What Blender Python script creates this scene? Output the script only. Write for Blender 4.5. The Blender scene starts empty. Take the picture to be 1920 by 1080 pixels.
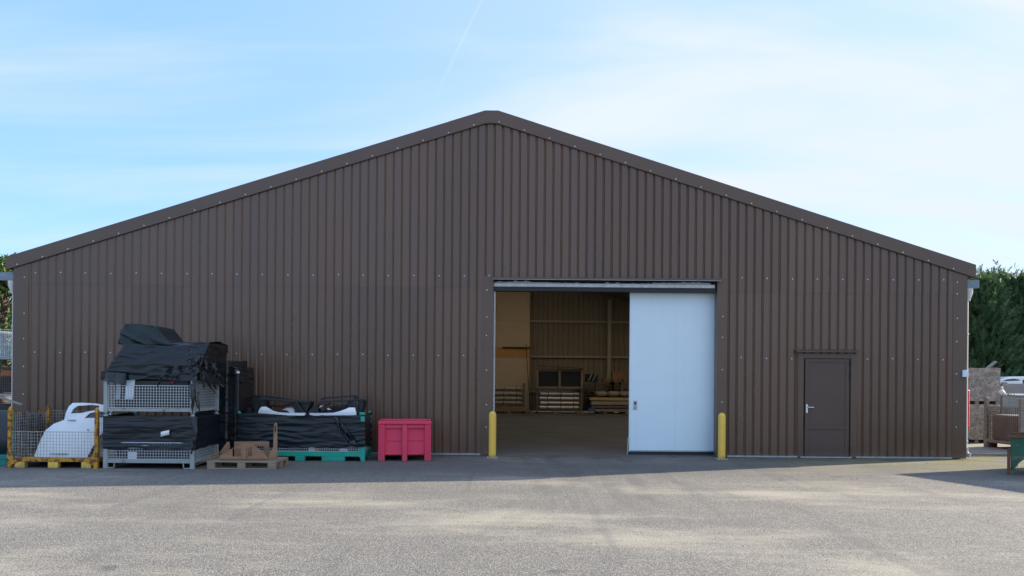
import bpy, bmesh, math, random
from mathutils import Vector, Matrix, noise
R = random.Random(7)
scene = bpy.context.scene
C = scene.collection

# ------------------------------------------------------------------ camera
F = 1450.0            # focal length in photo pixels (1920 wide)
S = 86.6              # photo pixels per metre on the facade plane
D = F / S             # camera to facade
H = 1.703             # eye height
VH = 707.0            # horizon row at the image centre
ROLL = 0.0080
cr, sr = math.cos(ROLL), math.sin(ROLL)
RIGHT = Vector((cr, 0, sr)); UP = Vector((-sr, 0, cr)); FWD = Vector((0, 1, 0))
cam_d = bpy.data.cameras.new('camera'); cam = bpy.data.objects.new('camera', cam_d); C.objects.link(cam)
cam_d.sensor_width = 36.0; cam_d.lens = F / 1920 * 36.0
cam_d.shift_y = (VH - 540.0) / 1920.0
cam_d.clip_end = 3000
M = Matrix.Identity(4)
for i in range(3):
    M[i][0] = RIGHT[i]; M[i][1] = UP[i]; M[i][2] = -FWD[i]
M[1][3] = -D; M[2][3] = H
cam.matrix_world = M
scene.camera = cam
CAM = Vector((0, -D, H))

def P(u, v, Y):
    "photo pixel -> point on the plane y = Y"
    d = RIGHT * ((u - 960) / F) + UP * ((VH - v) / F) + FWD
    return CAM + d * (Y + D)
def G(u, v):
    "photo pixel -> point on the ground"
    d = RIGHT * ((u - 960) / F) + UP * ((VH - v) / F) + FWD
    return CAM + d * (-H / d.z)

# ------------------------------------------------------------------ world, sun, exposure
SUN = Vector((2.38, 0.94, 1.0)).normalized()          # towards the sun (from the shadow edge of the gable)
elev = math.asin(SUN.z)
world = bpy.data.worlds.new('World'); scene.world = world; world.use_nodes = True
nt = world.node_tree; nt.nodes.clear()
def wn(t, **k):
    n = nt.nodes.new(t)
    for a, b in k.items(): setattr(n, a, b)
    return n
out = wn('ShaderNodeOutputWorld'); bg = wn('ShaderNodeBackground'); bg.inputs[1].default_value = 0.15
sky = wn('ShaderNodeTexSky', sky_type='NISHITA', sun_disc=False)
sky.sun_elevation = elev; sky.sun_rotation = math.atan2(SUN.x, SUN.y)
sky.air_density = 1.0; sky.dust_density = 0.4; sky.ozone_density = 3.0; sky.altitude = 20
tc = wn('ShaderNodeTexCoord')
# thin cirrus veil: projected onto a flat layer high above (direction / z)
sep = wn('ShaderNodeSeparateXYZ'); nt.links.new(tc.outputs['Generated'], sep.inputs[0])
def wmath(op, a, b=None, clamp=False):
    n = wn('ShaderNodeMath', operation=op, use_clamp=clamp)
    for i, x in enumerate((a, b)):
        if x is None: continue
        if isinstance(x, (int, float)): n.inputs[i].default_value = x
        else: nt.links.new(x, n.inputs[i])
    return n.outputs[0]
zz = wmath('MAXIMUM', wmath('ADD', sep.outputs[2], 0.12), 0.05)
cx = wmath('DIVIDE', sep.outputs[0], zz); cy = wmath('DIVIDE', sep.outputs[1], zz)
comb = wn('ShaderNodeCombineXYZ'); nt.links.new(cx, comb.inputs[0]); nt.links.new(cy, comb.inputs[1])
mp = wn('ShaderNodeMapping'); mp.inputs['Rotation'].default_value = (0, 0, math.radians(28)); mp.inputs['Scale'].default_value = (0.55, 1.5, 1)
nt.links.new(comb.outputs[0], mp.inputs[0])
n1 = wn('ShaderNodeTexNoise'); n1.inputs['Scale'].default_value = 0.9; n1.inputs['Detail'].default_value = 7; n1.inputs['Roughness'].default_value = 0.52
n1.inputs['Distortion'].default_value = 0.7
nt.links.new(mp.outputs[0], n1.inputs['Vector'])
n2 = wn('ShaderNodeTexNoise'); n2.inputs['Scale'].default_value = 0.32; n2.inputs['Detail'].default_value = 3
nt.links.new(comb.outputs[0], n2.inputs['Vector'])
cov = wmath('ADD', wmath('MULTIPLY', n1.outputs[0], 0.9), wmath('MULTIPLY', n2.outputs[0], 0.7))
mr = wn('ShaderNodeMapRange', interpolation_type='SMOOTHSTEP'); nt.links.new(cov, mr.inputs[0])
mr.inputs[1].default_value = 0.64; mr.inputs[2].default_value = 0.98; mr.inputs[3].default_value = 0.0; mr.inputs[4].default_value = 0.66
# the veil scatters forward: brighter round the sun, over the whole sky
dotn = wn('ShaderNodeVectorMath', operation='DOT_PRODUCT'); nt.links.new(tc.outputs['Generated'], dotn.inputs[0]); dotn.inputs[1].default_value = SUN
glow = wn('ShaderNodeMapRange', interpolation_type='SMOOTHSTEP'); nt.links.new(dotn.outputs['Value'], glow.inputs[0])
glow.inputs[1].default_value = -0.22; glow.inputs[2].default_value = 0.95; glow.inputs[3].default_value = 0.0; glow.inputs[4].default_value = 1.0
veil = wmath('ADD', mr.outputs[0], wmath('MULTIPLY', glow.outputs[0], 0.56), True)
# old contrail: a thin band along a great circle
a3 = (P(812, 190, 0) - CAM).normalized(); b3 = (P(903, 0, 0) - CAM).normalized(); nrm = a3.cross(b3).normalized()
dn = wn('ShaderNodeVectorMath', operation='DOT_PRODUCT'); nt.links.new(tc.outputs['Generated'], dn.inputs[0]); dn.inputs[1].default_value = nrm
band = wmath('SUBTRACT', 1.0, wmath('MULTIPLY', wmath('ABSOLUTE', dn.outputs['Value']), 420.0), True)
de = wn('ShaderNodeVectorMath', operation='DOT_PRODUCT'); nt.links.new(tc.outputs['Generated'], de.inputs[0]); de.inputs[1].default_value = b3
ext = wn('ShaderNodeMapRange', interpolation_type='SMOOTHSTEP'); nt.links.new(de.outputs['Value'], ext.inputs[0])
ext.inputs[1].default_value = math.cos(0.14); ext.inputs[2].default_value = math.cos(0.06)
veil = wmath('ADD', veil, wmath('MULTIPLY', wmath('MULTIPLY', band, ext.outputs[0]), 0.16), True)
haze_mix = wn('ShaderNodeMix', data_type='RGBA'); haze_mix.inputs['Factor'].default_value = 0.75
nt.links.new(sky.outputs[0], haze_mix.inputs['A']); haze_mix.inputs['B'].default_value = (0.60, 1.28, 2.75, 1)
mix = wn('ShaderNodeMix', data_type='RGBA')
nt.links.new(veil, mix.inputs['Factor']); nt.links.new(haze_mix.outputs['Result'], mix.inputs['A']); mix.inputs['B'].default_value = (1.82, 2.02, 2.34, 1)
nt.links.new(mix.outputs['Result'], bg.inputs[0]); nt.links.new(bg.outputs[0], out.inputs[0])

sun_d = bpy.data.lights.new('sun', 'SUN'); sun_d.energy = 3.5; sun_d.angle = math.radians(0.55); sun_d.color = (1.0, 0.87, 0.68)
sun = bpy.data.objects.new('sun', sun_d); C.objects.link(sun)
sun.rotation_euler = SUN.to_track_quat('Z', 'Y').to_euler(); sun.location = (30, 15, 20)

vs = scene.view_settings
vs.view_transform = 'Standard'; vs.look = 'None'; vs.exposure = 1.62; vs.gamma = 1; vs.use_curve_mapping = False
scene.render.engine = 'CYCLES'
scene.cycles.use_denoising = True
scene.cycles.max_bounces = 10; scene.cycles.diffuse_bounces = 6; scene.cycles.transmission_bounces = 6
scene.cycles.sample_clamp_indirect = 6.0
scene.cycles.caustics_reflective = False; scene.cycles.caustics_refractive = False

# ------------------------------------------------------------------ helpers
def tag(o, label=None, cat=None, group=None, kind=None):
    if label: o['label'] = label
    if cat: o['category'] = cat
    if group: o['group'] = group
    if kind: o['kind'] = kind
    return o
def thing(name, loc, label, cat, group=None, rz=0.0):
    o = bpy.data.objects.new(name, None); C.objects.link(o)
    o.empty_display_size = 0.2
    o.location = loc; o.rotation_euler = (0, 0, rz)
    return tag(o, label, cat, group)
def copy_tree(o, parent=None, loc=None, rz=None, label=None, mat=None):
    c = o.copy(); C.objects.link(c); c.parent = parent
    if loc is not None: c.location = loc
    if rz is not None: c.rotation_euler = (0, 0, rz)
    if label: c['label'] = label
    for ch in list(o.children): copy_tree(ch, c)
    return c

class MB:
    def __init__(s): s.v = []; s.f = []; s.sm = []
    def add(s, vs, fs, smooth=False):
        b = len(s.v); s.v += [Vector(x) for x in vs]
        for f in fs: s.f.append(tuple(b + i for i in f)); s.sm.append(smooth)
        return s
    def box(s, x0, x1, y0, y1, z0, z1, M=None):
        vs = [Vector((x, y, z)) for x in (x0, x1) for y in (y0, y1) for z in (z0, z1)]
        if M is not None: vs = [M @ v for v in vs]
        return s.add(vs, [(0, 1, 3, 2), (4, 6, 7, 5), (0, 4, 5, 1), (2, 3, 7, 6), (0, 2, 6, 4), (1, 5, 7, 3)])
    def bar(s, a, b, w, t=None, up=(0, 0, 1)):
        "rectangular bar from a to b, w wide, t along up"
        a = Vector(a); b = Vector(b); t = w if t is None else t
        d = (b - a).normalized(); up = Vector(up)
        if abs(d.dot(up)) > 0.95: up = Vector((0, 1, 0))
        x = d.cross(up).normalized(); y = x.cross(d).normalized()
        vs = [p + x * (i * w / 2) + y * (j * t / 2) for p in (a, b) for i, j in ((-1, -1), (1, -1), (1, 1), (-1, 1))]
        return s.add(vs, [(3, 2, 1, 0), (4, 5, 6, 7), (0, 1, 5, 4), (1, 2, 6, 5), (2, 3, 7, 6), (3, 0, 4, 7)])
    def tube(s, pts, r, n=8, caps=True, rs=None):
        pts = [Vector(p) for p in pts]; m = len(pts); rings = []
        ref = None
        for i, p in enumerate(pts):
            d = (pts[min(i + 1, m - 1)] - pts[max(i - 1, 0)]).normalized()
            up = Vector((0, 0, 1)) if abs(d.z) < 0.9 else Vector((0, 1, 0))
            if ref is None: x = d.cross(up).normalized()
            else: x = (ref - d * ref.dot(d)).normalized()
            ref = x; y = d.cross(x).normalized()
            rr = rs[i] if rs else r
            rings.append([p + (x * math.cos(2 * math.pi * k / n) + y * math.sin(2 * math.pi * k / n)) * rr for k in range(n)])
        vs = [v for g in rings for v in g]; fs = []
        for i in range(m - 1):
            for k in range(n):
                fs.append((i * n + k, i * n + (k + 1) % n, (i + 1) * n + (k + 1) % n, (i + 1) * n + k))
        s.add(vs, fs, True)
        if caps:
            s.add(rings[0], [tuple(range(n - 1, -1, -1))]); s.add(rings[-1], [tuple(range(n))])
        return s
    def lathe(s, prof, c=(0, 0, 0), n=24):
        c = Vector(c); vs = []; fs = []
        for r, z in prof:
            for k in range(n): vs.append(c + Vector((r * math.cos(2 * math.pi * k / n), r * math.sin(2 * math.pi * k / n), z)))
        for i in range(len(prof) - 1):
            for k in range(n): fs.append((i * n + k, i * n + (k + 1) % n, (i + 1) * n + (k + 1) % n, (i + 1) * n + k))
        return s.add(vs, fs, True)
    def prism(s, poly, y0, y1, axis='y'):
        "poly of (x, z) pushed from y0 to y1 (axis y), or (y, z) pushed along x"
        n = len(poly)
        if axis == 'y': vs = [Vector((a, y0, b)) for a, b in poly] + [Vector((a, y1, b)) for a, b in poly]
        elif axis == 'x': vs = [Vector((y0, a, b)) for a, b in poly] + [Vector((y1, a, b)) for a, b in poly]
        else: vs = [Vector((a, b, y0)) for a, b in poly] + [Vector((a, b, y1)) for a, b in poly]
        fs = [tuple(range(n)), tuple(range(2 * n - 1, n - 1, -1))]
        fs += [(i, i + n, (i + 1) % n + n, (i + 1) % n) for i in range(n)]
        return s.add(vs, fs)
    def grid(s, fn, nu, nv, smooth=True, close=False):
        vs = [Vector(fn(i / nu, j / nv)) for j in range(nv + 1) for i in range(nu + 1)]
        fs = [(j * (nu + 1) + i, j * (nu + 1) + i + 1, (j + 1) * (nu + 1) + i + 1, (j + 1) * (nu + 1) + i) for j in range(nv) for i in range(nu)]
        return s.add(vs, fs, smooth)
    def wires(s, o, eu, ev, lu, lv, pu, pv, r=0.003):
        "a welded wire panel: o origin, eu/ev unit axes, lu x lv size, pu/pv pitch"
        o = Vector(o); eu = Vector(eu); ev = Vector(ev); nn = eu.cross(ev)
        k = max(1, round(lu / pu))
        for i in range(k + 1):
            a = o + eu * (lu * i / k); s.bar(a, a + ev * lv, r * 2, r * 2, nn)
        k = max(1, round(lv / pv))
        for i in range(k + 1):
            a = o + ev * (lv * i / k) + nn * (r * 1.4); s.bar(a, a + eu * lu, r * 2, r * 2, nn)
        return s
    def build(s, name, mat, parent=None, bevel=0.0, kind=None, solid=0.0, normals=True):
        me = bpy.data.meshes.new(name)
        me.from_pydata([tuple(v) for v in s.v], [], s.f)
        me.polygons.foreach_set('use_smooth', s.sm)
        bm = bmesh.new(); bm.from_mesh(me)
        if normals: bmesh.ops.recalc_face_normals(bm, faces=bm.faces)
        if solid: bmesh.ops.solidify(bm, geom=bm.faces[:], thickness=solid)
        if bevel:
            es = [e for e in bm.edges if len(e.link_faces) == 2 and e.calc_face_angle(0) > 0.6]
            bmesh.ops.bevel(bm, geom=es, offset=bevel, segments=1, affect='EDGES', clamp_overlap=True)
        bm.to_mesh(me); bm.free()
        me.materials.append(MAT[mat] if isinstance(mat, str) else mat)
        o = bpy.data.objects.new(name, me); C.objects.link(o); o.parent = parent
        if kind: o['kind'] = kind
        return o

def plate(outs, thick, depth, cuts=2, bevel=0.0):
    """solid sheet cut to 2D outlines (first = outer, rest = holes) in x,z; depth(x,z) gives y"""
    cu = bpy.data.curves.new('t', 'CURVE'); cu.dimensions = '2D'; cu.fill_mode = 'BOTH'; cu.extrude = thick / 2
    for o in outs:
        sp = cu.splines.new('POLY'); sp.points.add(len(o) - 1); sp.use_cyclic_u = True
        for p, (x, z) in zip(sp.points, o): p.co = (x, z, 0, 1)
    ob = bpy.data.objects.new('t', cu); C.objects.link(ob)
    me = bpy.data.meshes.new_from_object(ob.evaluated_get(bpy.context.evaluated_depsgraph_get()))
    bpy.data.objects.remove(ob); bpy.data.curves.remove(cu)
    bm = bmesh.new(); bm.from_mesh(me); bpy.data.meshes.remove(me)
    bmesh.ops.remove_doubles(bm, verts=bm.verts, dist=1e-5)
    bmesh.ops.triangulate(bm, faces=bm.faces)
    for _ in range(cuts):
        es = [e for e in bm.edges if e.calc_length() > 0.05]
        bmesh.ops.subdivide_edges(bm, edges=es, cuts=1)
        bmesh.ops.triangulate(bm, faces=bm.faces)
    m = MB(); m.v = [Vector((v.co.x, depth(v.co.x, v.co.y) + v.co.z, v.co.y)) for v in bm.verts]
    bm.verts.index_update()
    m.f = [tuple(v.index for v in f.verts) for f in bm.faces]; m.sm = [False] * len(m.f)
    bm.free()
    return m

# ------------------------------------------------------------------ materials
MAT = {}
def mat(name, col, rough=0.6, metal=0.0, spec=0.5, var=0.0, vscale=3.0, vcol=None, bump=0.0, bscale=40.0, stretch=(1, 1, 1),
        stain=None, stain_amt=0.0, stain_scale=2.0, stain_w=0.12, trans=0.0, aniso_v=None, detail=5, coat=0.0):
    m = bpy.data.materials.new(name); m.use_nodes = True; MAT[name] = m
    t = m.node_tree; b = t.nodes['Principled BSDF']
    b.inputs['Base Color'].default_value = (*col, 1); b.inputs['Roughness'].default_value = rough
    b.inputs['Metallic'].default_value = metal; b.inputs['Specular IOR Level'].default_value = spec
    b.inputs['Coat Weight'].default_value = coat
    if not (var or bump or stain): return m
    tx = t.nodes.new('ShaderNodeTexCoord'); mpn = t.nodes.new('ShaderNodeMapping'); mpn.inputs['Scale'].default_value = stretch
    t.links.new(tx.outputs['Object'], mpn.inputs[0])
    cur = None
    if var:
        n = t.nodes.new('ShaderNodeTexNoise'); n.inputs['Scale'].default_value = vscale; n.inputs['Detail'].default_value = detail; n.inputs['Roughness'].default_value = 0.6
        t.links.new(mpn.outputs[0], n.inputs['Vector'])
        r = t.nodes.new('ShaderNodeMapRange'); t.links.new(n.outputs[0], r.inputs[0]); r.inputs[1].default_value = 0.3; r.inputs[2].default_value = 0.7
        mx = t.nodes.new('ShaderNodeMix'); mx.data_type = 'RGBA'; t.links.new(r.outputs[0], mx.inputs['Factor'])
        c2 = vcol if vcol else tuple(c * (1 - var) for c in col)
        mx.inputs['A'].default_value = (*col, 1); mx.inputs['B'].default_value = (*c2, 1)
        cur = mx.outputs['Result']
        rr = t.nodes.new('ShaderNodeMapRange'); t.links.new(n.outputs[0], rr.inputs[0]); rr.inputs[3].default_value = max(0.05, rough - 0.08); rr.inputs[4].default_value = min(1, rough + 0.12)
        t.links.new(rr.outputs[0], b.inputs['Roughness'])
    if stain:
        n = t.nodes.new('ShaderNodeTexNoise'); n.inputs['Scale'].default_value = stain_scale; n.inputs['Detail'].default_value = 8; n.inputs['Roughness'].default_value = 0.68
        t.links.new(tx.outputs['Object'], n.inputs['Vector'])
        r = t.nodes.new('ShaderNodeMapRange'); t.links.new(n.outputs[0], r.inputs[0])
        r.inputs[1].default_value = 0.72 - stain_amt; r.inputs[2].default_value = 0.72 - stain_amt + stain_w
        mx = t.nodes.new('ShaderNodeMix'); mx.data_type = 'RGBA'; t.links.new(r.outputs[0], mx.inputs['Factor'])
        if cur: t.links.new(cur, mx.inputs['A'])
        else: mx.inputs['A'].default_value = (*col, 1)
        mx.inputs['B'].default_value = (*stain, 1); cur = mx.outputs['Result']
    if cur: t.links.new(cur, b.inputs['Base Color'])
    if bump:
        n = t.nodes.new('ShaderNodeTexNoise'); n.inputs['Scale'].default_value = bscale; n.inputs['Detail'].default_value = 5
        t.links.new(mpn.outputs[0], n.inputs['Vector'])
        bp = t.nodes.new('ShaderNodeBump'); bp.inputs['Strength'].default_value = min(1.0, bump); bp.inputs['Distance'].default_value = 0.01
        t.links.new(n.outputs[0], bp.inputs['Height']); t.links.new(bp.outputs[0], b.inputs['Normal'])
    return m

mat('brown_steel', (0.116, 0.067, 0.041), 0.28, spec=0.62, var=0.10, vscale=1.4, vcol=(0.130, 0.074, 0.044), stretch=(1, 1, 0.25))
mat('brown_trim', (0.109, 0.064, 0.040), 0.32, spec=0.55, var=0.10, vscale=1.1, vcol=(0.118, 0.076, 0.048))
mat('brown_door', (0.098, 0.062, 0.046), 0.36, spec=0.5, var=0.08, vscale=2.0)
mat('screw_zinc', (0.75, 0.75, 0.75), 0.3, metal=0.3)
mat('galv', (0.50, 0.53, 0.55), 0.42, metal=0.75, var=0.25, vscale=14)
mat('gutter_zinc', (0.26, 0.32, 0.36), 0.5, metal=0.5, var=0.25, vscale=6)
mat('galv_grey', (0.40, 0.44, 0.44), 0.5, metal=0.25, var=0.2, vscale=8, stain=(0.22, 0.11, 0.05), stain_amt=0.08, stain_scale=5)
mat('flash_grey', (0.42, 0.45, 0.47), 0.5, metal=0.3, var=0.3, vscale=6)
mat('white_paint', (0.74, 0.88, 0.93), 0.36, var=0.05, vscale=1.3, vcol=(0.70, 0.84, 0.90), stain=(0.58, 0.66, 0.68), stain_amt=0.06, stain_scale=1.7, stain_w=0.3)
mat('white_dirty', (0.70, 0.73, 0.74), 0.6, var=0.3, vscale=9, vcol=(0.5, 0.52, 0.52))
mat('cobweb', (0.55, 0.58, 0.57), 0.9, var=0.35, vscale=30)
mat('black_rubber', (0.018, 0.022, 0.026), 0.6)
mat('white_pvc', (0.74, 0.72, 0.68), 0.45, var=0.12, vscale=2.5)
mat('grey_pvc', (0.36, 0.40, 0.42), 0.5)
mat('chrome', (0.78, 0.78, 0.78), 0.22, metal=0.9)
mat('red_plastic', (0.80, 0.055, 0.125), 0.48, var=0.10, vscale=4, stain=(0.42, 0.05, 0.06), stain_amt=0.05, stain_scale=4, stain_w=0.25)
mat('red_guard', (0.55, 0.020, 0.035), 0.45, var=0.1)
mat('bollard_yellow', (0.93, 0.60, 0.09), 0.50, var=0.10, vscale=5, stain=(0.42, 0.27, 0.06), stain_amt=0.03, stain_scale=9)
mat('yellow_rust', (0.62, 0.31, 0.02), 0.55, var=0.2, vscale=6, stain=(0.17, 0.062, 0.022), stain_amt=0.235, stain_scale=9, stain_w=0.05)
mat('rust', (0.20, 0.085, 0.038), 0.8, var=0.5, vscale=12, vcol=(0.11, 0.055, 0.03), bump=0.3, bscale=60)
mat('green_paint', (0.012, 0.42, 0.30), 0.5, var=0.15, vscale=4, stain=(0.20, 0.09, 0.04), stain_amt=0.10, stain_scale=7, stain_w=0.05)
mat('teal_paint', (0.010, 0.26, 0.22), 0.5, var=0.2)
mat('skip_green', (0.022, 0.120, 0.062), 0.6, var=0.3, vscale=4, stain=(0.19, 0.13, 0.085), stain_amt=0.17, stain_scale=8, stain_w=0.05)
mat('cage_grey', (0.36, 0.40, 0.385), 0.55, metal=0.1, var=0.18, vscale=6, stain=(0.20, 0.10, 0.045), stain_amt=0.13, stain_scale=6, stain_w=0.08)
mat('wire_zinc', (0.62, 0.66, 0.68), 0.45, metal=0.35)
mat('wire_old', (0.24, 0.20, 0.15), 0.75, metal=0.2, var=0.5, vscale=8, vcol=(0.16, 0.09, 0.05))
mat('wire_yellowcage', (0.50, 0.52, 0.52), 0.5, metal=0.35, var=0.4, vscale=10, vcol=(0.30, 0.22, 0.14))
mat('wrap_black', (0.008, 0.012, 0.015), 0.13, spec=0.42, var=0.35, vscale=4, bump=0.6, bscale=4, stretch=(0.3, 0.3, 13.0), vcol=(0.014, 0.020, 0.025))
mat('wrap_torn', (0.010, 0.014, 0.017), 0.15, spec=0.5, bump=0.6, bscale=14)
mat('tarp_black', (0.007, 0.017, 0.019), 0.32, spec=0.40, bump=0.25, bscale=6, stretch=(1, 1, 0.4))
mat('plastic_black', (0.016, 0.020, 0.024), 0.42, spec=0.5, var=0.3, vscale=6)
mat('plastic_dark', (0.040, 0.045, 0.050), 0.45, spec=0.5, var=0.25, vscale=3)
mat('car_white', (0.80, 0.85, 0.87), 0.28, spec=0.5, coat=0.4, var=0.05, vscale=2)
mat('white_sheet', (0.80, 0.80, 0.80), 0.6)
mat('pallet_wood', (0.36, 0.27, 0.18), 0.8, var=0.35, vscale=5, vcol=(0.25, 0.20, 0.15), stretch=(0.6, 3, 3), bump=0.3, bscale=25)
mat('pallet_old', (0.22, 0.18, 0.14), 0.85, var=0.4, vscale=5, vcol=(0.12, 0.10, 0.085), stretch=(0.6, 3, 3), bump=0.3, bscale=25)
mat('plywood', (0.36, 0.215, 0.125), 0.65, var=0.25, vscale=3, vcol=(0.26, 0.14, 0.075), stretch=(1, 1, 3), stain=(0.17, 0.085, 0.045), stain_amt=0.09, stain_scale=5, stain_w=0.2)
mat('plank', (0.40, 0.31, 0.21), 0.8, var=0.35, vscale=4, stretch=(0.5, 4, 4))
mat('timber_grey', (0.37, 0.345, 0.305), 0.85, var=0.4, vscale=5, stretch=(0.5, 3, 3))
mat('osb', (0.36, 0.29, 0.22), 0.85)
mat('concrete_wall', (0.34, 0.33, 0.31), 0.85, var=0.25, vscale=2.5, bump=0.3, bscale=30, stain=(0.16, 0.15, 0.13), stain_amt=0.12, stain_scale=1.6, stain_w=0.3)
mat('glass_dark', (0.02, 0.025, 0.03), 0.08, spec=0.8)
mat('int_beige', (0.72, 0.58, 0.40), 0.8, var=0.08, vscale=1.2)
mat('int_orange', (0.70, 0.40, 0.13), 0.8, var=0.1, vscale=3)
mat('int_clad', (0.30, 0.26, 0.19), 0.6, var=0.12, vscale=1.2)
mat('int_steel', (0.48, 0.44, 0.36), 0.55, var=0.15, vscale=3)
mat('foil', (0.82, 0.83, 0.85), 0.30, metal=0.5, var=0.35, vscale=14, bump=0.5, bscale=30, stretch=(2, 1, 1))
mat('roll_beige', (0.45, 0.42, 0.36), 0.6, var=0.25, vscale=8)
mat('cardboard', (0.36, 0.19, 0.11), 0.85, var=0.15, vscale=4)
mat('sack', (0.36, 0.33, 0.28), 0.8, var=0.2, vscale=8, bump=0.3, bscale=25)
mat('board_yellow', (0.60, 0.46, 0.22), 0.8, var=0.15, vscale=5)
mat('navy_panel', (0.018, 0.024, 0.032), 0.5)
mat('blue_tarp', (0.02, 0.11, 0.30), 0.5, bump=0.4, bscale=12)
mat('orange_plastic', (0.75, 0.22, 0.04), 0.5)
mat('bark', (0.10, 0.075, 0.055), 0.9, var=0.4, vscale=9, bump=0.6, bscale=20)
mat('container_blue', (0.05, 0.09, 0.14), 0.55, var=0.2, vscale=1.5, stain=(0.2, 0.09, 0.04), stain_amt=0.05, stain_scale=3)
mat('pebble', (0.30, 0.28, 0.25), 0.9, var=0.5, vscale=40)
mat('leaf_litter', (0.22, 0.13, 0.05), 0.85, var=0.4, vscale=30)


def weather(name, splash=None, splash_h=0.35, streak=0.0, per_obj=0.0, dent=0.0, amt=0.7):
    "splash dirt near the foot, rain streaks, sheet to sheet tone, shallow dents"
    t = MAT[name].node_tree; b = t.nodes['Principled BSDF']; N = t.nodes.new; L = t.links.new
    lk = b.inputs['Base Color'].links; cur = lk[0].from_socket if lk else None
    tx = N('ShaderNodeTexCoord')
    def mixc(f, B, blend='MIX', fac=None):
        nonlocal cur
        x = N('ShaderNodeMix'); x.data_type = 'RGBA'; x.blend_type = blend
        if f is not None: L(f, x.inputs['Factor'])
        else: x.inputs['Factor'].default_value = fac
        if cur: L(cur, x.inputs['A'])
        else: x.inputs['A'].default_value = b.inputs['Base Color'].default_value
        if isinstance(B, tuple): x.inputs['B'].default_value = (*B, 1)
        else: L(B, x.inputs['B'])
        cur = x.outputs['Result']
    def rng(x, a, c, d=0.0, e=1.0):
        r = N('ShaderNodeMapRange'); r.interpolation_type = 'SMOOTHSTEP'; L(x, r.inputs[0]); r.inputs[1].default_value = a; r.inputs[2].default_value = c; r.inputs[3].default_value = d; r.inputs[4].default_value = e; return r.outputs[0]
    if per_obj:
        oi = N('ShaderNodeObjectInfo'); v = rng(oi.outputs['Random'], 0, 1, 1 - per_obj, 1 + per_obj)
        cc = N('ShaderNodeCombineColor'); [L(v, cc.inputs[k]) for k in range(3)]
        mixc(None, cc.outputs[0], 'MULTIPLY', 1.0)
    if streak:
        mp = N('ShaderNodeMapping'); mp.inputs['Scale'].default_value = (11, 11, 0.35); L(tx.outputs['Object'], mp.inputs[0])
        n = N('ShaderNodeTexNoise'); n.inputs['Scale'].default_value = 1.0; n.inputs['Detail'].default_value = 6; L(mp.outputs[0], n.inputs['Vector'])
        mixc(rng(n.outputs[0], 0.52, 0.75, 0, streak), (0.21, 0.18, 0.155))
    if splash:
        sx = N('ShaderNodeSeparateXYZ'); L(tx.outputs['Object'], sx.inputs[0])
        n = N('ShaderNodeTexNoise'); n.inputs['Scale'].default_value = 5.0; n.inputs['Detail'].default_value = 8; n.inputs['Roughness'].default_value = 0.7; L(tx.outputs['Object'], n.inputs['Vector'])
        a = N('ShaderNodeMath'); a.operation = 'MULTIPLY_ADD'; L(n.outputs[0], a.inputs[0]); a.inputs[1].default_value = -splash_h * 2.4; L(sx.outputs[2], a.inputs[2])
        mixc(rng(a.outputs[0], -splash_h * 0.55, -splash_h * 1.25, 0, amt), splash)
    L(cur, b.inputs['Base Color'])
    if dent:
        n = N('ShaderNodeTexNoise'); n.inputs['Scale'].default_value = 1.7; n.inputs['Detail'].default_value = 2; L(tx.outputs['Object'], n.inputs['Vector'])
        bp = N('ShaderNodeBump'); bp.inputs['Strength'].default_value = dent; bp.inputs['Distance'].default_value = 0.03; L(n.outputs[0], bp.inputs['Height']); L(bp.outputs[0], b.inputs['Normal'])
weather('brown_steel', (0.155, 0.125, 0.095), 0.30, 0.0, 0.07, 0.22, 0.55)
weather('brown_trim', (0.155, 0.125, 0.095), 0.22, 0.0, 0.04, 0.2, 0.5)
weather('brown_door', (0.15, 0.12, 0.09), 0.22, 0.0, 0, 0.15, 0.5)
weather('white_paint', (0.46, 0.46, 0.42), 0.16, 0.04, 0, 0.12, 0.55)
weather('bollard_yellow', (0.30, 0.22, 0.10), 0.16, 0.12, 0, 0, 0.7)
weather('red_plastic', (0.33, 0.14, 0.13), 0.16, 0.10, 0, 0.15, 0.6)
weather('green_paint', (0.10, 0.13, 0.10), 0.10, 0, 0, 0, 0.5)

# oriented strand board: overlapping chips
t = MAT['osb'].node_tree; b = t.nodes['Principled BSDF']
tx = t.nodes.new('ShaderNodeTexCoord'); vo = t.nodes.new('ShaderNodeTexVoronoi'); vo.inputs['Scale'].default_value = 13
nz = t.nodes.new('ShaderNodeTexNoise'); nz.inputs['Scale'].default_value = 7
va = t.nodes.new('ShaderNodeVectorMath'); va.operation = 'SCALE'; va.inputs['Scale'].default_value = 0.5
ad = t.nodes.new('ShaderNodeVectorMath'); ad.operation = 'ADD'
t.links.new(tx.outputs['Object'], nz.inputs['Vector']); t.links.new(nz.outputs['Color'], va.inputs[0]); t.links.new(tx.outputs['Object'], ad.inputs[0]); t.links.new(va.outputs[0], ad.inputs[1])
t.links.new(ad.outputs[0], vo.inputs['Vector'])
cr_ = t.nodes.new('ShaderNodeValToRGB'); sp_ = t.nodes.new('ShaderNodeSeparateColor'); t.links.new(vo.outputs['Color'], sp_.inputs[0]); t.links.new(sp_.outputs[0], cr_.inputs[0])
cr_.color_ramp.elements[0].color = (0.26, 0.22, 0.18, 1); cr_.color_ramp.elements[1].color = (0.56, 0.49, 0.41, 1)
nd = t.nodes.new('ShaderNodeTexNoise'); nd.inputs['Scale'].default_value = 1.6; nd.inputs['Detail'].default_value = 6; t.links.new(tx.outputs['Object'], nd.inputs['Vector'])
mrd = t.nodes.new('ShaderNodeMapRange'); t.links.new(nd.outputs[0], mrd.inputs[0]); mrd.inputs[1].default_value = 0.45; mrd.inputs[2].default_value = 0.68; mrd.inputs[4].default_value = 0.75
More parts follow.
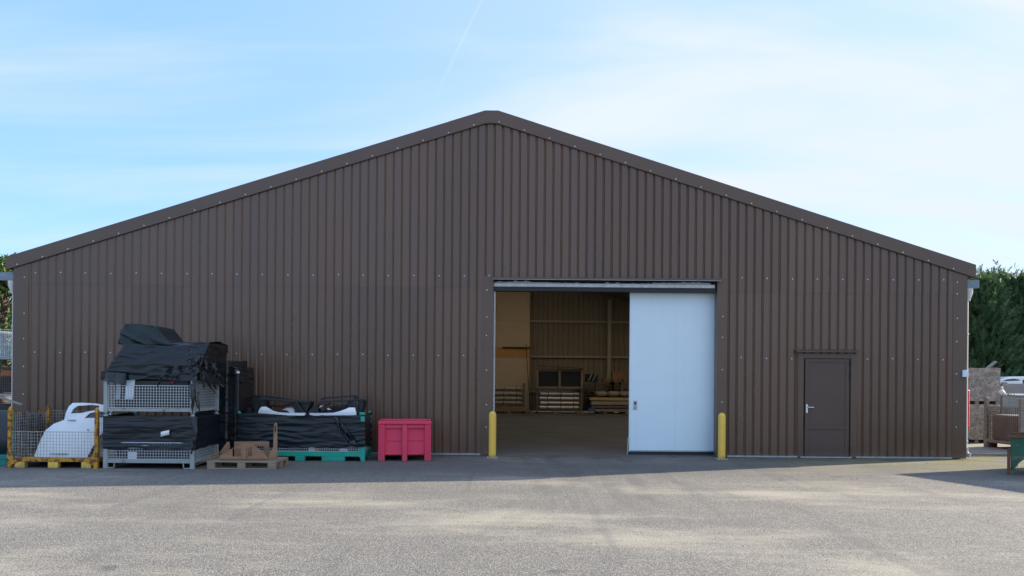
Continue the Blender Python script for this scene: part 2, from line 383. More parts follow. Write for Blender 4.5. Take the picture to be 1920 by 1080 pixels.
mxd = t.nodes.new('ShaderNodeMix'); mxd.data_type = 'RGBA'; t.links.new(mrd.outputs[0], mxd.inputs['Factor']); t.links.new(cr_.outputs[0], mxd.inputs['A']); mxd.inputs['B'].default_value = (0.10, 0.085, 0.07, 1)
t.links.new(mxd.outputs['Result'], b.inputs['Base Color'])

# assumed translucent roof strip, added and tinted to light the interior warmly
m = bpy.data.materials.new('added_rooflight'); m.use_nodes = True; MAT['added_rooflight'] = m
t = m.node_tree; t.nodes.clear(); o_ = t.nodes.new('ShaderNodeOutputMaterial'); tr = t.nodes.new('ShaderNodeBsdfTranslucent'); tr.inputs[0].default_value = (0.33, 0.28, 0.21, 1)
t.links.new(tr.outputs[0], o_.inputs[0])

def foliage(name, a, b_, c_):
    m = bpy.data.materials.new(name); m.use_nodes = True; MAT[name] = m
    t = m.node_tree; p = t.nodes['Principled BSDF']; p.inputs['Roughness'].default_value = 0.6
    g = t.nodes.new('ShaderNodeNewGeometry'); r = t.nodes.new('ShaderNodeValToRGB')
    t.links.new(g.outputs['Random Per Island'], r.inputs[0])
    r.color_ramp.elements[0].color = (*a, 1); r.color_ramp.elements[1].color = (*c_, 1)
    e = r.color_ramp.elements.new(0.5); e.color = (*b_, 1)
    t.links.new(r.outputs[0], p.inputs['Base Color'])
    tl = t.nodes.new('ShaderNodeBsdfTranslucent'); t.links.new(r.outputs[0], tl.inputs[0])
    ms = t.nodes.new('ShaderNodeMixShader'); ms.inputs[0].default_value = 0.25
    t.links.new(p.outputs[0], ms.inputs[1]); t.links.new(tl.outputs[0], ms.inputs[2])
    t.links.new(ms.outputs[0], t.nodes['Material Output'].inputs[0])
foliage('conifer_leaf', (0.055, 0.115, 0.050), (0.088, 0.165, 0.070), (0.140, 0.210, 0.080))
foliage('broad_leaf', (0.045, 0.095, 0.020), (0.080, 0.150, 0.030), (0.130, 0.190, 0.045))

# ground: chip-sealed asphalt
m = bpy.data.materials.new('asphalt'); m.use_nodes = True; MAT['asphalt'] = m
t = m.node_tree; b = t.nodes['Principled BSDF']; b.inputs['Roughness'].default_value = 0.88; b.inputs['Specular IOR Level'].default_value = 0.25
N = lambda k: t.nodes.new(k); L = t.links.new
tx = N('ShaderNodeTexCoord')
def gnoise(scale, detail, stretch=(1, 1, 1), rot=0, rough=0.6, loc=(0, 0, 0)):
    mp = N('ShaderNodeMapping'); mp.inputs['Scale'].default_value = stretch; mp.inputs['Rotation'].default_value = (0, 0, rot); mp.inputs['Location'].default_value = loc
    L(tx.outputs['Object'], mp.inputs[0])
    n = N('ShaderNodeTexNoise'); n.inputs['Scale'].default_value = scale; n.inputs['Detail'].default_value = detail; n.inputs['Roughness'].default_value = rough
    L(mp.outputs[0], n.inputs['Vector']); return n.outputs[0]
def grange(x, a, b_, c=0.0, d=1.0, smooth=True):
    r = N('ShaderNodeMapRange'); r.interpolation_type = 'SMOOTHSTEP' if smooth else 'LINEAR'
    L(x, r.inputs[0]); r.inputs[1].default_value = a; r.inputs[2].default_value = b_; r.inputs[3].default_value = c; r.inputs[4].default_value = d; return r.outputs[0]
def gmix(f, A, B):
    x = N('ShaderNodeMix'); x.data_type = 'RGBA'
    for k, q in (('Factor', f), ('A', A), ('B', B)):
        if isinstance(q, tuple): x.inputs[k].default_value = (*q, 1)
        elif isinstance(q, float): x.inputs[k].default_value = q
        else: L(q, x.inputs[k])
    return x.outputs['Result']
def gmath(op, a, b_):
    x = N('ShaderNodeMath'); x.operation = op
    for i, q in enumerate((a, b_)):
        if isinstance(q, (float, int)): x.inputs[i].default_value = q
        else: L(q, x.inputs[i])
    return x.outputs[0]
vor = N('ShaderNodeTexVoronoi'); vor.inputs['Scale'].default_value = 66; L(tx.outputs['Object'], vor.inputs['Vector'])
sc_ = N('ShaderNodeSeparateColor'); L(vor.outputs['Color'], sc_.inputs[0])
chip = N('ShaderNodeValToRGB'); L(sc_.outputs[0], chip.inputs[0])
els = chip.color_ramp.elements; els[0].color = (0.175, 0.17, 0.165, 1); els[1].color = (0.50, 0.475, 0.425, 1)
e = els.new(0.35); e.color = (0.29, 0.277, 0.255, 1); e = els.new(0.78); e.color = (0.375, 0.355, 0.318, 1)
gap = grange(vor.outputs['Distance'], 0.30, 0.62)
col = gmix(gap, chip.outputs[0], (0.135, 0.127, 0.115))
fine = gnoise(26, 4); col = gmix(grange(fine, 0.35, 0.65, 0.0, 0.35), col, (0.20, 0.19, 0.17))
big = gnoise(0.20, 8, (1, 2.6, 1), 0.12, 0.68); wear = grange(big, 0.47, 0.68)
col = gmix(gmath('MULTIPLY', wear, 0.6), col, (0.47, 0.425, 0.34))
dark = grange(gnoise(0.22, 5, (1, 2.0, 1), -0.1, 0.6, (31, 7, 0)), 0.52, 0.70); col = gmix(gmath('MULTIPLY', dark, 0.40), col, (0.13, 0.128, 0.125))
# tyre marks curving towards the doorway
trk = gnoise(1.3, 3, (2.2, 0.12, 1), 0.32, 0.5, (3, 2, 0)); col = gmix(gmath('MULTIPLY', grange(trk, 0.56, 0.70), 0.25), col, (0.09, 0.09, 0.092))
sx = N('ShaderNodeSeparateXYZ'); near = None; L(tx.outputs['Object'], sx.inputs[0])
def track(x0, k, c, amt):
    # wheel path x = x0 + k*y + c*y*y leading out of the doorway
    global col
    yy = sx.outputs[1]
    xp = gmath('ADD', gmath('ADD', gmath('MULTIPLY', yy, k), gmath('MULTIPLY', gmath('MULTIPLY', yy, yy), c)), x0)
    d = gmath('ABSOLUTE', gmath('SUBTRACT', sx.outputs[0], xp), 0.0)
    f = gmath('MULTIPLY', grange(d, 0.20, 0.08), grange(gnoise(1.8, 6, (1, 0.5, 1)), 0.38, 0.62))
    f = gmath('MULTIPLY', f, grange(yy, -9.5, -1.5, 0.25, 1.0))
    col = gmix(gmath('MULTIPLY', f, amt), col, (0.105, 0.105, 0.106))
for x0, k, c in ((0.2, -0.20, -0.030), (1.75, -0.20, -0.030), (0.9, 0.10, 0.045), (2.4, 0.10, 0.045), (0.5, -0.5, -0.09), (2.0, -0.5, -0.09)): track(x0, k, c, 0.42)
oil = grange(gnoise(0.75, 3, (1, 1, 1), 0, 0.5, (11, 5, 0)), 0.70, 0.76)
col = gmix(gmath('MULTIPLY', oil, 0.6), col, (0.07, 0.07, 0.072))
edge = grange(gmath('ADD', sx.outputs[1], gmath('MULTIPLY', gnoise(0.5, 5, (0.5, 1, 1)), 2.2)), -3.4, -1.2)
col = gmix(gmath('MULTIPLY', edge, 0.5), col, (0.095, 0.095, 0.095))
mossx = grange(sx.outputs[0], 3.5, 9.5); mossy = grange(sx.outputs[1], -3.2, -0.6)
moss = gmath('MULTIPLY', gmath('MULTIPLY', mossx, mossy), grange(gnoise(0.9, 6, (1, 2, 1)), 0.36, 0.62))
col = gmix(gmath('MULTIPLY', moss, 0.8), col, (0.20, 0.185, 0.055))
mossb = gmath('MULTIPLY', grange(sx.outputs[1], -1.0, -0.15), grange(gnoise(1.6, 6), 0.46, 0.64))
col = gmix(gmath('MULTIPLY', mossb, 0.6), col, (0.075, 0.085, 0.045))
L(col, b.inputs['Base Color'])
hgt = gmath('ADD', gmath('MULTIPLY', vor.outputs['Distance'], -1.0), gmath('MULTIPLY', fine, 0.5))
bp = N('ShaderNodeBump'); bp.inputs['Strength'].default_value = 0.55; bp.inputs['Distance'].default_value = 0.007; L(hgt, bp.inputs['Height']); L(bp.outputs[0], b.inputs['Normal'])
mat('slab', (0.125, 0.13, 0.14), 0.55, var=0.35, vscale=0.8, vcol=(0.085, 0.09, 0.098), stain=(0.04, 0.07, 0.075), stain_amt=0.07, stain_scale=1.3, stain_w=0.2)
mat('pad_concrete', (0.30, 0.29, 0.26), 0.9, var=0.3, vscale=1.5, stain=(0.15, 0.15, 0.05), stain_amt=0.16, stain_scale=1.4, stain_w=0.15, bump=0.3, bscale=50)

# ------------------------------------------------------------------ setting: ground
m = MB(); m.add([(-400, -400, 0), (400, -400, 0), (400, 400, 0), (-400, 400, 0)], [(0, 1, 2, 3)])
m.build('ground', 'asphalt', kind='structure')
m = MB()
m.box(10.05, 16.5, 0.95, 9.0, -0.05, 0.035)
m.build('concrete_path', 'pad_concrete', bevel=0.01, kind='structure')
# raised verge behind the retaining wall
m = MB()
def vg(a, c):
    x = 9.5 + 40 * a; y = 8.2 + 60 * c
    return (x, y, 0.48 + 0.10 * noise.noise((x * 0.3, y * 0.3, 0)))
m.grid(vg, 24, 30)
m.build('verge', 'pad_concrete', kind='structure')

# ------------------------------------------------------------------ warehouse
XL, XR = -10.79, 9.82
XC = (XL + XR) / 2
DEPTH = 21.2
SL = 0.314
APEX = 7.50             # top line of the rake trim, at the centre
def ztop(x): return APEX - abs(x - XC) * SL
TR = 0.275              # height of rake trim
PITCH = 0.1821
PH = (810.5 - 960) / S  # x of one groove's left lip
wh = thing('warehouse', (0, 0, 0), 'wide brown ribbed steel warehouse with low pitched gable and open doorway', 'warehouse')

def profile(x0, x1, y0, dep=0.027):
    "outer flats with narrow recessed grooves; returns (x, y) breakpoints clipped to x0..x1"
    br = [(0, 0), (0.004, 0.05), (0.034, 0.95), (0.044, 1), (0.064, 0), (0.106, 0), (0.113, 0.08), (0.136, 0.08), (0.143, 0)]
    pts = []
    k0 = math.floor((x0 - PH) / PITCH) - 1; k1 = math.ceil((x1 - PH) / PITCH) + 1
    for k in range(k0, k1 + 1):
        for a, d in br: pts.append((PH + k * PITCH + a, d * dep))
    def yat(x):
        for (a, ya), (b_, yb) in zip(pts, pts[1:]):
            if a <= x <= b_: return ya + (yb - ya) * (x - a) / max(1e-9, b_ - a)
        return 0
    res = [(x0, yat(x0))] + [p for p in pts if x0 + 1e-4 < p[0] < x1 - 1e-4] + [(x1, yat(x1))]
    return [(x, y0 + y) for x, y in res]
def sheet(name, x0, x1, zlo, zhi, y0, parent, matn='brown_steel'):
    "profiled sheet; zlo, zhi functions of x"
    pr = profile(x0, x1, y0)
    if not any(abs(x - XC) < 1e-3 for x, _ in pr) and x0 < XC < x1:
        i = next(i for i, (x, _) in enumerate(pr) if x > XC); (a, ya), (b_, yb) = pr[i - 1], pr[i]
        pr.insert(i, (XC, ya + (yb - ya) * (XC - a) / (b_ - a)))
    vs = []; fs = []
    for x, y in pr: vs += [(x, y, zlo(x)), (x, y, zhi(x))]
    for i in range(len(pr) - 1): fs.append((2 * i, 2 * i + 2, 2 * i + 3, 2 * i + 1))
    mm = MB().add(vs, fs)
    return mm.build(name, matn, parent, solid=0.0012, normals=False)

DL, DR, DT = (924 - 960) / S, (1343.5 - 960) / S, 3.86     # big doorway
PL, PR, PT = 6.255, 7.385, 2.235                            # personnel door opening
seamL, seamR = 3.63, 3.575
zh = lambda x: ztop(x) - 0.10
SW = PITCH * 6
# split positions: at the lip of a groove
def splits(x0, x1, start):
    xs = [x0]; x = start
    while x < x1 - 0.25:
        if x > x0 + 0.25: xs.append(x)
        x += SW
    return xs + [x1]
st = PH + 0.035 - 60 * PITCH
FL, FR = XL + 0.012, XR - 0.012
for z_lo, z_hi, yo in (('base', 'seam', 0.0), ('seam', 'top', -0.007)):
    for x0, x1, hole in [(FL, DL, 0), (DL, DR, 1), (DR, FR, 2)]:
        seam = seamL if x1 <= DR + 0.01 else seamR
        xs = splits(x0, x1, st)
        if hole == 2 and z_lo == 'base':
            xs = sorted(set([round(x, 4) for x in xs if not (PL - 0.2 < x < PR + 0.2)] + [PL, PR]))
        for a, b_ in zip(xs, xs[1:]):
            jit = R.uniform(-0.0008, 0.0008)
            if z_lo == 'base':
                if hole == 1: continue
                lo = 0.045
                if hole == 2 and a >= PL - 0.01 and b_ <= PR + 0.01: lo = PT
                sheet('cladding_sheet', a, b_, lambda x: lo, lambda x: seam + 0.03, yo + jit, wh)
            else:
                lo = DT if hole == 1 else seam
                sheet('cladding_sheet', a, b_, lambda x: lo, zh, yo + jit, wh)
# corner flashings
for x0, x1, sgn in ((XL - 0.02, XL + 0.312, -1), (XR - 0.285, XR + 0.02, 1)):
    m = MB(); xo = x0 if sgn < 0 else x1; xi = x1 if sgn < 0 else x0
    zt0, zt1 = ztop(x0) - 0.12, ztop(x1) - 0.12
    m.prism([(x0, 0.02), (x1, 0.02), (x1, zt1), (x0, zt0)], -0.010, -0.008)
    m.prism([(min(xo, xo - sgn * 0.003), 0.02), (max(xo, xo - sgn * 0.003), 0.02), (max(xo, xo - sgn * 0.003), 4.0), (min(xo, xo - sgn * 0.003), 4.0)], -0.008, 0.28)
    m.prism([(xi - 0.0015, 0.02), (xi + 0.0015, 0.02), (xi + 0.0015, 3.9), (xi - 0.0015, 3.9)], -0.008, 0.03)
    m.build('corner_flashing', 'brown_trim', wh)
# rake trim pieces with laps
def rake_piece(a, b_, yo, cap=False):
    m = MB()
    for p, q in ((a, min(b_, XC)), (max(a, XC), b_)):
        if q - p < 1e-3: continue
        def zt(x): return min(ztop(x), APEX - 0.045) if True else 0
        n = 5 if cap else 1
        xs = [p + (q - p) * i / n for i in range(n + 1)]
        if cap: xs = sorted(set(xs + [XC - 0.143, XC + 0.143])); xs = [x for x in xs if p - 1e-6 <= x <= q + 1e-6]
        for x0, x1 in zip(xs, xs[1:]):
            m.add([(x0, yo, zt(x0) - TR * (1 if abs(x0 - XC) > .1 else 0.97)), (x1, yo, zt(x1) - TR * (1 if abs(x1 - XC) > .1 else 0.97)), (x1, yo, zt(x1)), (x0, yo, zt(x0))], [(0, 1, 2, 3)])
            m.add([(x0, yo, zt(x0)), (x1, yo, zt(x1)), (x1, 0.30, zt(x1) + 0.004), (x0, 0.30, zt(x0) + 0.004)], [(0, 1, 2, 3)])
            m.add([(x0, yo, zt(x0) - TR), (x1, yo, zt(x1) - TR), (x1, yo + 0.022, zt(x1) - TR - 0.012), (x0, yo + 0.022, zt(x0) - TR - 0.012)], [(0, 1, 2, 3)])
    return m.build('rake_trim', 'brown_trim', wh, solid=0.002, normals=False)
EL, ER = -10.93, 10.0
cuts = [EL, (387 - 960) / S, (632 - 960) / S, XC - 0.9]
cutsr = [XC + 0.9, (1108 - 960) / S, (1352 - 960) / S, (1610 - 960) / S, ER]
for i, (a, b_) in enumerate(zip(cuts, cuts[1:])): rake_piece(a - 0.03, b_, -0.046 - 0.003 * (i % 2))
rake_piece(XC - 0.93, XC + 0.93, -0.052, True)
for i, (a, b_) in enumerate(zip(cutsr, cutsr[1:])): rake_piece(a, b_ + (0.03 if b_ < ER else 0), -0.046 - 0.003 * (i % 2))
for x, sg in ((EL, -1), (ER, 1)):
    m = MB(); m.box(x - 0.002 if sg > 0 else x, x if sg > 0 else x + 0.002, -0.044, 0.30, ztop(x) - TR + 0.004, ztop(x) - 0.004)
    m.build('trim_end', 'brown_trim', wh)
# screws: too small to pick apart singly
m = MB()
def screw(x, z, y=-0.012):
    m.tube([(x, y + 0.006, z), (x, y - 0.004, z)], 0.0125, 6)
for k in range(-70, 70):
    xg = PH + k * PITCH + 0.13
    if k % 3 == 0 and XL + 0.35 < xg < XR - 0.3:
        zr = 3.885 if xg < DR else 3.885
        if zr < ztop(xg) - TR - 0.03: 
            if not (DL - 0.05 < xg < DR + 0.05): screw(xg + R.uniform(-.01, .01), zr + R.uniform(-0.012, 0.012), -0.006)
        if not (DL - 0.25 < xg < DR + 0.25) and not (PL - 0.15 < xg < PR + 0.15): screw(xg, 2.16 + R.uniform(-0.012, 0.012), 0.0)
        if xg < DL - 0.3 and R.random() < 0.0: screw(xg, 0.3)
    if k % 3 == 1 and XL < xg < XR: screw(xg, ztop(xg) - TR + 0.035, -0.052)
for x, zs in ((XL + 0.22, (3.78, 3.0, 2.45, 1.85, 1.25, 0.7)), (XR - 0.20, (3.83, 3.58, 3.05, 2.55, 1.85, 1.25, 0.7)), ((912 - 960) / S, (3.58, 3.0, 2.6, 1.85, 1.1, 0.62)), ((1354 - 960) / S, (3.05, 2.6, 1.9, 1.2))):
    for z in zs: screw(x + R.uniform(-.006, .006), z, -0.013)
m.build('screws', 'screw_zinc', wh, kind='stuff')
# base flashing in lengths
xs = [XL + 0.31, -8.0, -5.0, -2.2, DL - 0.25]
for a, b_ in list(zip(xs, xs[1:])) + [(DR + 0.24, PL - 0.06), (PR + 0.06, XR - 0.28)]:
    m = MB(); m.box(a, b_ - 0.006, -0.022, 0.02, 0.008, 0.044); m.build('base_flashing', 'flash_grey', wh, bevel=0.003)
# big doorway: jamb flashings
m = MB(); m.box(DL - 0.235, DL, -0.012, -0.009, 0.02, DT + 0.02); m.box(DL - 0.003, DL, -0.009, 0.20, 0.02, DT - 0.02); m.build('door_jamb', 'brown_trim', wh)
m = MB(); m.box(DR, DR + 0.215, -0.012, -0.009, 0.02, DT + 0.02); m.box(DR, DR + 0.003, -0.009, 0.20, 0.02, DT - 0.02); m.build('door_jamb', 'brown_trim', wh)
# drip canopy
m = MB(); m.box(DL - 0.03, DR + 0.07, -0.115, 0.0, DT - 0.045, DT - 0.005)
m.build('drip_canopy', 'brown_trim', wh, bevel=0.006)
m = MB(); m.box(DL - 0.02, DR + 0.05, -0.122, -0.116, DT - 0.058, DT - 0.047); m.build('canopy_edge', 'flash_grey', wh)
# track cover: white strip with dust, dark seal below
m = MB(); m.box(DL + 0.004, DR - 0.04, 0.04, 0.20, 3.668, 3.742); m.build('track_cover', 'white_dirty', wh, bevel=0.004)
m = MB()
n = 180
pts = []
for i in range(n + 1):
    x = DL + 0.03 + (DR - DL - 0.16) * i / n
    hgt = 0.006 + 0.03 * max(0, noise.noise((x * 0.9, 0, 3)) + 0.25) + 0.05 * max(0, noise.noise((x * 9, 1, 0)))
    if x - DL < 0.8 or DR - x < 1.4: hgt += 0.018
    pts.append((x, 3.744 + hgt))
m.prism([(pts[0][0], 3.7435)] + pts + [(pts[-1][0], 3.7435)][::-1], 0.065, 0.115)
m.build('dust_fringe', 'cobweb', wh)
m = MB(); m.box(DL + 0.004, DR - 0.012, 0.05, 0.22, 3.576, 3.666); m.build('track_seal', 'black_rubber', wh)
m = MB(); m.box(DL + 0.004, DR - 0.004, 0.221, 0.26, 3.576, DT + 0.6); m.build('lintel_beam', 'black_rubber', wh)
# white frame on the left jamb
m = MB(); m.box(DL + 0.006, DL + 0.042, 0.11, 0.16, 0.02, 3.574); m.build('door_frame', 'white_dirty', wh, bevel=0.004)
# sliding door
SX0, SX1, SY, SZ0, SZ1 = P(1180, 700, 0.30).x, P(1342, 700, 0.30).x, 0.30, 0.085, 3.72
sd = MB().box(SX0, SX0 + 0.03, SY - 0.012, SY + 0.055, SZ0, SZ1).build('sliding_door', 'white_paint', wh, bevel=0.004)
sd['label'] = 'white sliding door pushed to the right half of the doorway'
xm = P(1266, 700, SY).x
MB().box(SX0 + 0.031, xm - 0.0008, SY, SY + 0.045, SZ0 + 0.03, SZ1).build('door_panel', 'white_paint', sd)
MB().box(xm + 0.0008, SX1, SY + 0.001, SY + 0.045, SZ0 + 0.03, SZ1).build('door_panel', 'white_paint', sd)
MB().box(SX0 + 0.031, SX1, SY - 0.006, SY + 0.05, SZ0, SZ0 + 0.028).build('bottom_rail', 'galv', sd, bevel=0.003)
MB().box(SX0 - 0.01, SX1, SY + 0.01, SY + 0.03, 0.018, SZ0 - 0.002).build('bottom_seal', 'black_rubber', sd)
hp = P(1191, 760, SY)
MB().box(hp.x - 0.04, hp.x + 0.04, SY - 0.008, SY - 0.0005, hp.z - 0.10, hp.z + 0.10).build('handle_plate', 'galv', sd, bevel=0.003)
MB().box(hp.x - 0.022, hp.x + 0.022, SY - 0.0105, SY - 0.0085, hp.z + 0.02, hp.z + 0.075).build('handle_recess', 'black_rubber', sd)
MB().box(hp.x - 0.025, hp.x + 0.015, SY - 0.013, SY - 0.0085, hp.z - 0.085, hp.z - 0.03).build('lock_case', 'flash_grey', sd, bevel=0.002)
m = MB(); m.bar((SX0 - 0.035, 0.27, 0.016), (SX0 - 0.02, 0.27, 0.40), 0.018); m.build('floor_guide', 'galv', wh)
# personnel door
pd = MB(); 
pd.box(PL - 0.07, PL + 0.055, -0.022, 0.05, 0.02, PT + 0.03); pd.box(PR - 0.055, PR + 0.07, -0.022, 0.05, 0.02, PT + 0.03); pd.box(PL + 0.055, PR - 0.055, -0.020, 0.05, PT - 0.075, PT + 0.028)
pd = pd.build('personnel_door', 'brown_trim', wh, bevel=0.003)
pd['label'] = 'closed brown steel personnel door with silver lever handle'
lx0, lx1, lz0, lz1 = P(1509, 760, 0.01).x, P(1592, 760, 0.01).x, 0.04, PT - 0.082
leaf = MB()
st_, ml = 0.085, 0.62
ib = lz0 + 0.115
leaf.box(lx0, lx0 + st_, 0.0, 0.045, lz0, lz1); leaf.box(lx1 - st_, lx1, 0.0, 0.045, lz0, lz1)
leaf.box(lx0 + st_, lx1 - st_, 0.0005, 0.045, lz1 - st_, lz1); leaf.box(lx0 + st_, lx1 - st_, 0.0005, 0.045, lz0, ib); leaf.box(lx0 + st_, lx1 - st_, 0.0005, 0.045, ml - 0.0, ml + 0.095)
leaf = leaf.build('door_leaf', 'brown_door', pd, bevel=0.004)
MB().box(lx0 + st_, lx1 - st_, 0.013, 0.035, ml + 0.097, lz1 - st_ - 0.002).build('upper_panel', 'brown_door', pd)
MB().box(lx0 + st_, lx1 - st_, 0.013, 0.035, ib + 0.002, ml - 0.002).build('lower_panel', 'brown_door', pd)
hx, hz = lx0 + 0.040, 1.075
MB().box(hx - 0.02, hx + 0.02, -0.012, -0.001, hz - 0.10, hz + 0.09).build('handle_plate', 'chrome', pd, bevel=0.004)
MB().tube([(hx, -0.012, hz + 0.03), (hx, -0.055, hz + 0.03), (hx + 0.02, -0.06, hz + 0.028), (hx + 0.13, -0.06, hz + 0.025)], 0.011, 8).build('lever', 'chrome', pd)
for z in (PT - 0.19, PT - 0.44, 0.21):
    MB().tube([(lx1 + 0.012, -0.03, z - 0.055), (lx1 + 0.012, -0.03, z + 0.055)], 0.014, 8).build('hinge', 'black_rubber', pd)
MB().box(PL - 0.005, PR - 0.02, -0.03, 0.03, 0.006, 0.036).build('threshold', 'galv', pd, bevel=0.003)
cz = 2.32
m = MB(); m.prism([(-0.14, cz - 0.03), (-0.14, cz - 0.012), (-0.006, cz + 0.035), (-0.006, cz - 0.01)], 6.11, 7.47, axis='x'); m.build('door_canopy', 'brown_trim', pd, bevel=0.003)
# gutters, downpipes
for sg, xw in ((1, XR + 0.02), (-1, XL - 0.02)):
    x0, x1 = (xw + 0.03, xw + 0.30) if sg > 0 else (xw - 0.36, xw - 0.02)
    m = MB(); m.box(x0, x1, 0.06, 0.064, 3.72, 3.895); m.box(x0, x1, 0.064, DEPTH - 0.1, 3.72, 3.724); m.box(x0, x0 + 0.004, 0.064, DEPTH - 0.1, 3.724, 3.895); m.box(x1 - 0.004, x1, 0.064, DEPTH - 0.1, 3.724, 3.895)
    m.build('gutter', 'gutter_zinc', wh)
    px = xw + 0.075 * sg; py = 0.14
    m = MB(); m.lathe([(0.040, 3.44), (0.05, 3.50), (0.085, 3.60), (0.095, 3.715)], (px + 0.03 * sg, py, 0), 20); m.build('outlet_hopper', 'white_pvc', wh)
    m = MB(); m.tube([(px, py, 3.46), (px, py, 2.6), (px, py, 0.20)], 0.034, 14); m.build('downpipe', 'white_pvc', wh)
    for z in (2.72, 0.38): MB().lathe([(0.045, z - 0.02), (0.047, z), (0.045, z + 0.02)], (px, py, 0), 14).build('pipe_collar', 'white_pvc', wh)
    m = MB(); m.tube([(px, py, 0.24), (px, py, 0.15), (px + 0.02 * sg, py - 0.02, 0.10), (px + 0.07 * sg, py - 0.06, 0.075)], 0.05, 14); m.build('pipe_shoe', 'grey_pvc', wh)
# boxes on the corner
e = P(1807.5, 700.5, 0)
MB().box(e.x - 0.055, e.x + 0.055, -0.07, -0.012, e.z - 0.075, e.z + 0.075).build('junction_box', 'white_paint', wh, bevel=0.008)
# side and back walls, roof
def side_wall(x, sg):
    n = int(DEPTH / PITCH); vs = []; fs = []
    pr = []
    y = 0.02
    while y < DEPTH:
        for a, d in ((0, 0), (0.021, 1), (0.049, 1), (0.07, 0)): pr.append((y + a, d))
        y += PITCH
    for yy, d in pr: vs += [(x - sg * d * 0.036, yy, 0.03), (x - sg * d * 0.036, yy, ztop(x) - 0.075)]
    for i in range(len(pr) - 1): fs.append((2 * i, 2 * i + 2, 2 * i + 3, 2 * i + 1))
    return MB().add(vs, fs).build('side_wall', 'brown_steel', wh, solid=0.0015, normals=False)
side_wall(XL, -1); side_wall(XR, 1)
m = MB()
pr = []
x = XL
while x < XR:
    pr += [(x, 0), (x + 0.02, 1), (x + 0.05, 1), (x + 0.07, 0)]; x += 0.25
vs = []; fs = []
for x, d in pr:
    x = min(x, XR); vs += [(x, DEPTH + 0.03 * d, 0.02), (x, DEPTH + 0.03 * d, ztop(x) - 0.085)]
for i in range(len(pr) - 1): fs.append((2 * i, 2 * i + 2, 2 * i + 3, 2 * i + 1))
m.add(vs, fs).build('back_wall', 'int_clad', wh, solid=0.002, normals=False)
for z in (1.0, P(1060, 669, DEPTH - 0.1).z, P(1060, 603, DEPTH - 0.1).z, 6.15):
    hw = min(10.2, (ztop(XC) - 0.35 - z) / SL if z > 4 else 10.2)
    MB().box(XC - hw, XC + hw, DEPTH - 0.12, DEPTH - 0.002, z - 0.05, z + 0.05).build('girt', 'int_steel', wh)
cx_ = P(1142, 640, DEPTH - 0.2).x
for x in (cx_ - 10, cx_ - 5, cx_, cx_ + 5):
    if XL + .3 < x < XR - .3: MB().box(x - 0.085, x + 0.085, DEPTH - 0.30, DEPTH - 0.13, 0.0, ztop(x) - 0.35).build('column', 'int_steel', wh)
# roof in bays; unseen translucent strips added to brighten the inside
def roof_sheet(y0, y1, sg, name, matn):
    xe = EL if sg < 0 else ER
    m = MB()
    za, zb = APEX - 0.06, ztop(xe) - 0.06
    m.add([(XC, y0, za), (xe, y0, zb), (xe, y1, zb), (XC, y1, za)], [(0, 1, 2, 3)])
    o = m.build(name, matn, wh, solid=(0.0 if name == 'added_rooflight' else 0.03), normals=False)
    return o
y = 0.05
bays = [(0.05, 3.2, 0), (3.2, 4.3, 1), (4.3, 8.2, 0), (8.2, 9.5, 1), (9.5, 13.0, 0), (13.0, 17.3, 1), (17.3, DEPTH + 0.1, 0)]
for y0, y1, k in bays:
    for sg in (-1, 1): roof_sheet(y0, y1, sg, 'added_rooflight' if k else 'roof_sheet', 'added_rooflight' if k else 'int_clad')
for y in (5.3, 10.6, 15.9):
    for sg in (-1, 1):
        xe = XL + 0.2 if sg < 0 else XR - 0.2
        MB().bar((XC, y, APEX - 0.35), (xe, y, ztop(xe) - 0.35), 0.16, 0.3).build('rafter', 'int_steel', wh)
        MB().box(xe - 0.1, xe + 0.1, y - 0.09, y + 0.09, 0.0, ztop(xe) - 0.45).build('column', 'int_steel', wh)
MB().box(XL + 0.05, XR - 0.05, 0.09, DEPTH - 0.001, -0.1, 0.012).build('floor_slab', 'slab', wh)
# partition lining at the back
px1 = P(993, 640, 20.7).x
pb = [0.02, P(930, 671, 20.7).z, P(930, 652, 20.7).z, P(930, 601, 20.7).z, 6.0]
for i, (a, b_) in enumerate(zip(pb, pb[1:])):
    MB().box(-5.2, px1, 20.70 + 0.004 * (i % 2), 20.80, a + 0.004, b_ - 0.004).build('lining_board', 'int_orange' if i == 1 else 'int_beige', wh)
ORD = 'first second third fourth fifth sixth seventh eighth ninth tenth eleventh twelfth'.split()
# ------------------------------------------------------------------ yellow bollards
def bollard(u, v, label):
    g = G(u, v); t = thing('bollard', (g.x, g.y, 0), label, 'bollard', 'yellow bollards guarding the doorway')
    r = 0.078
    m = MB(); prof = [(r, 0.008), (r, 0.90)] + [(r * math.cos(a), 0.90 + 0.085 * math.sin(a)) for a in [math.pi / 2 * k / 7 for k in range(1, 8)]]
    m.lathe(prof, (0, 0, 0), 28); m.build('post', 'bollard_yellow', t)
    MB().box(-0.115, 0.115, -0.115, 0.115, 0.0, 0.010).build('base_plate', 'galv_grey', t, bevel=0.003)
    for a in (-1, 1):
        for c in (-1, 1): MB().lathe([(0.013, 0.01), (0.013, 0.022), (0.0, 0.024)], (a * 0.095, c * 0.095, 0), 6).build('anchor_bolt', 'galv', t)
bollard(923, 858.5, 'yellow bollard with rounded top beside the open half of the doorway')
bollard(1353, 861, 'yellow bollard with rounded top beside the white sliding door')

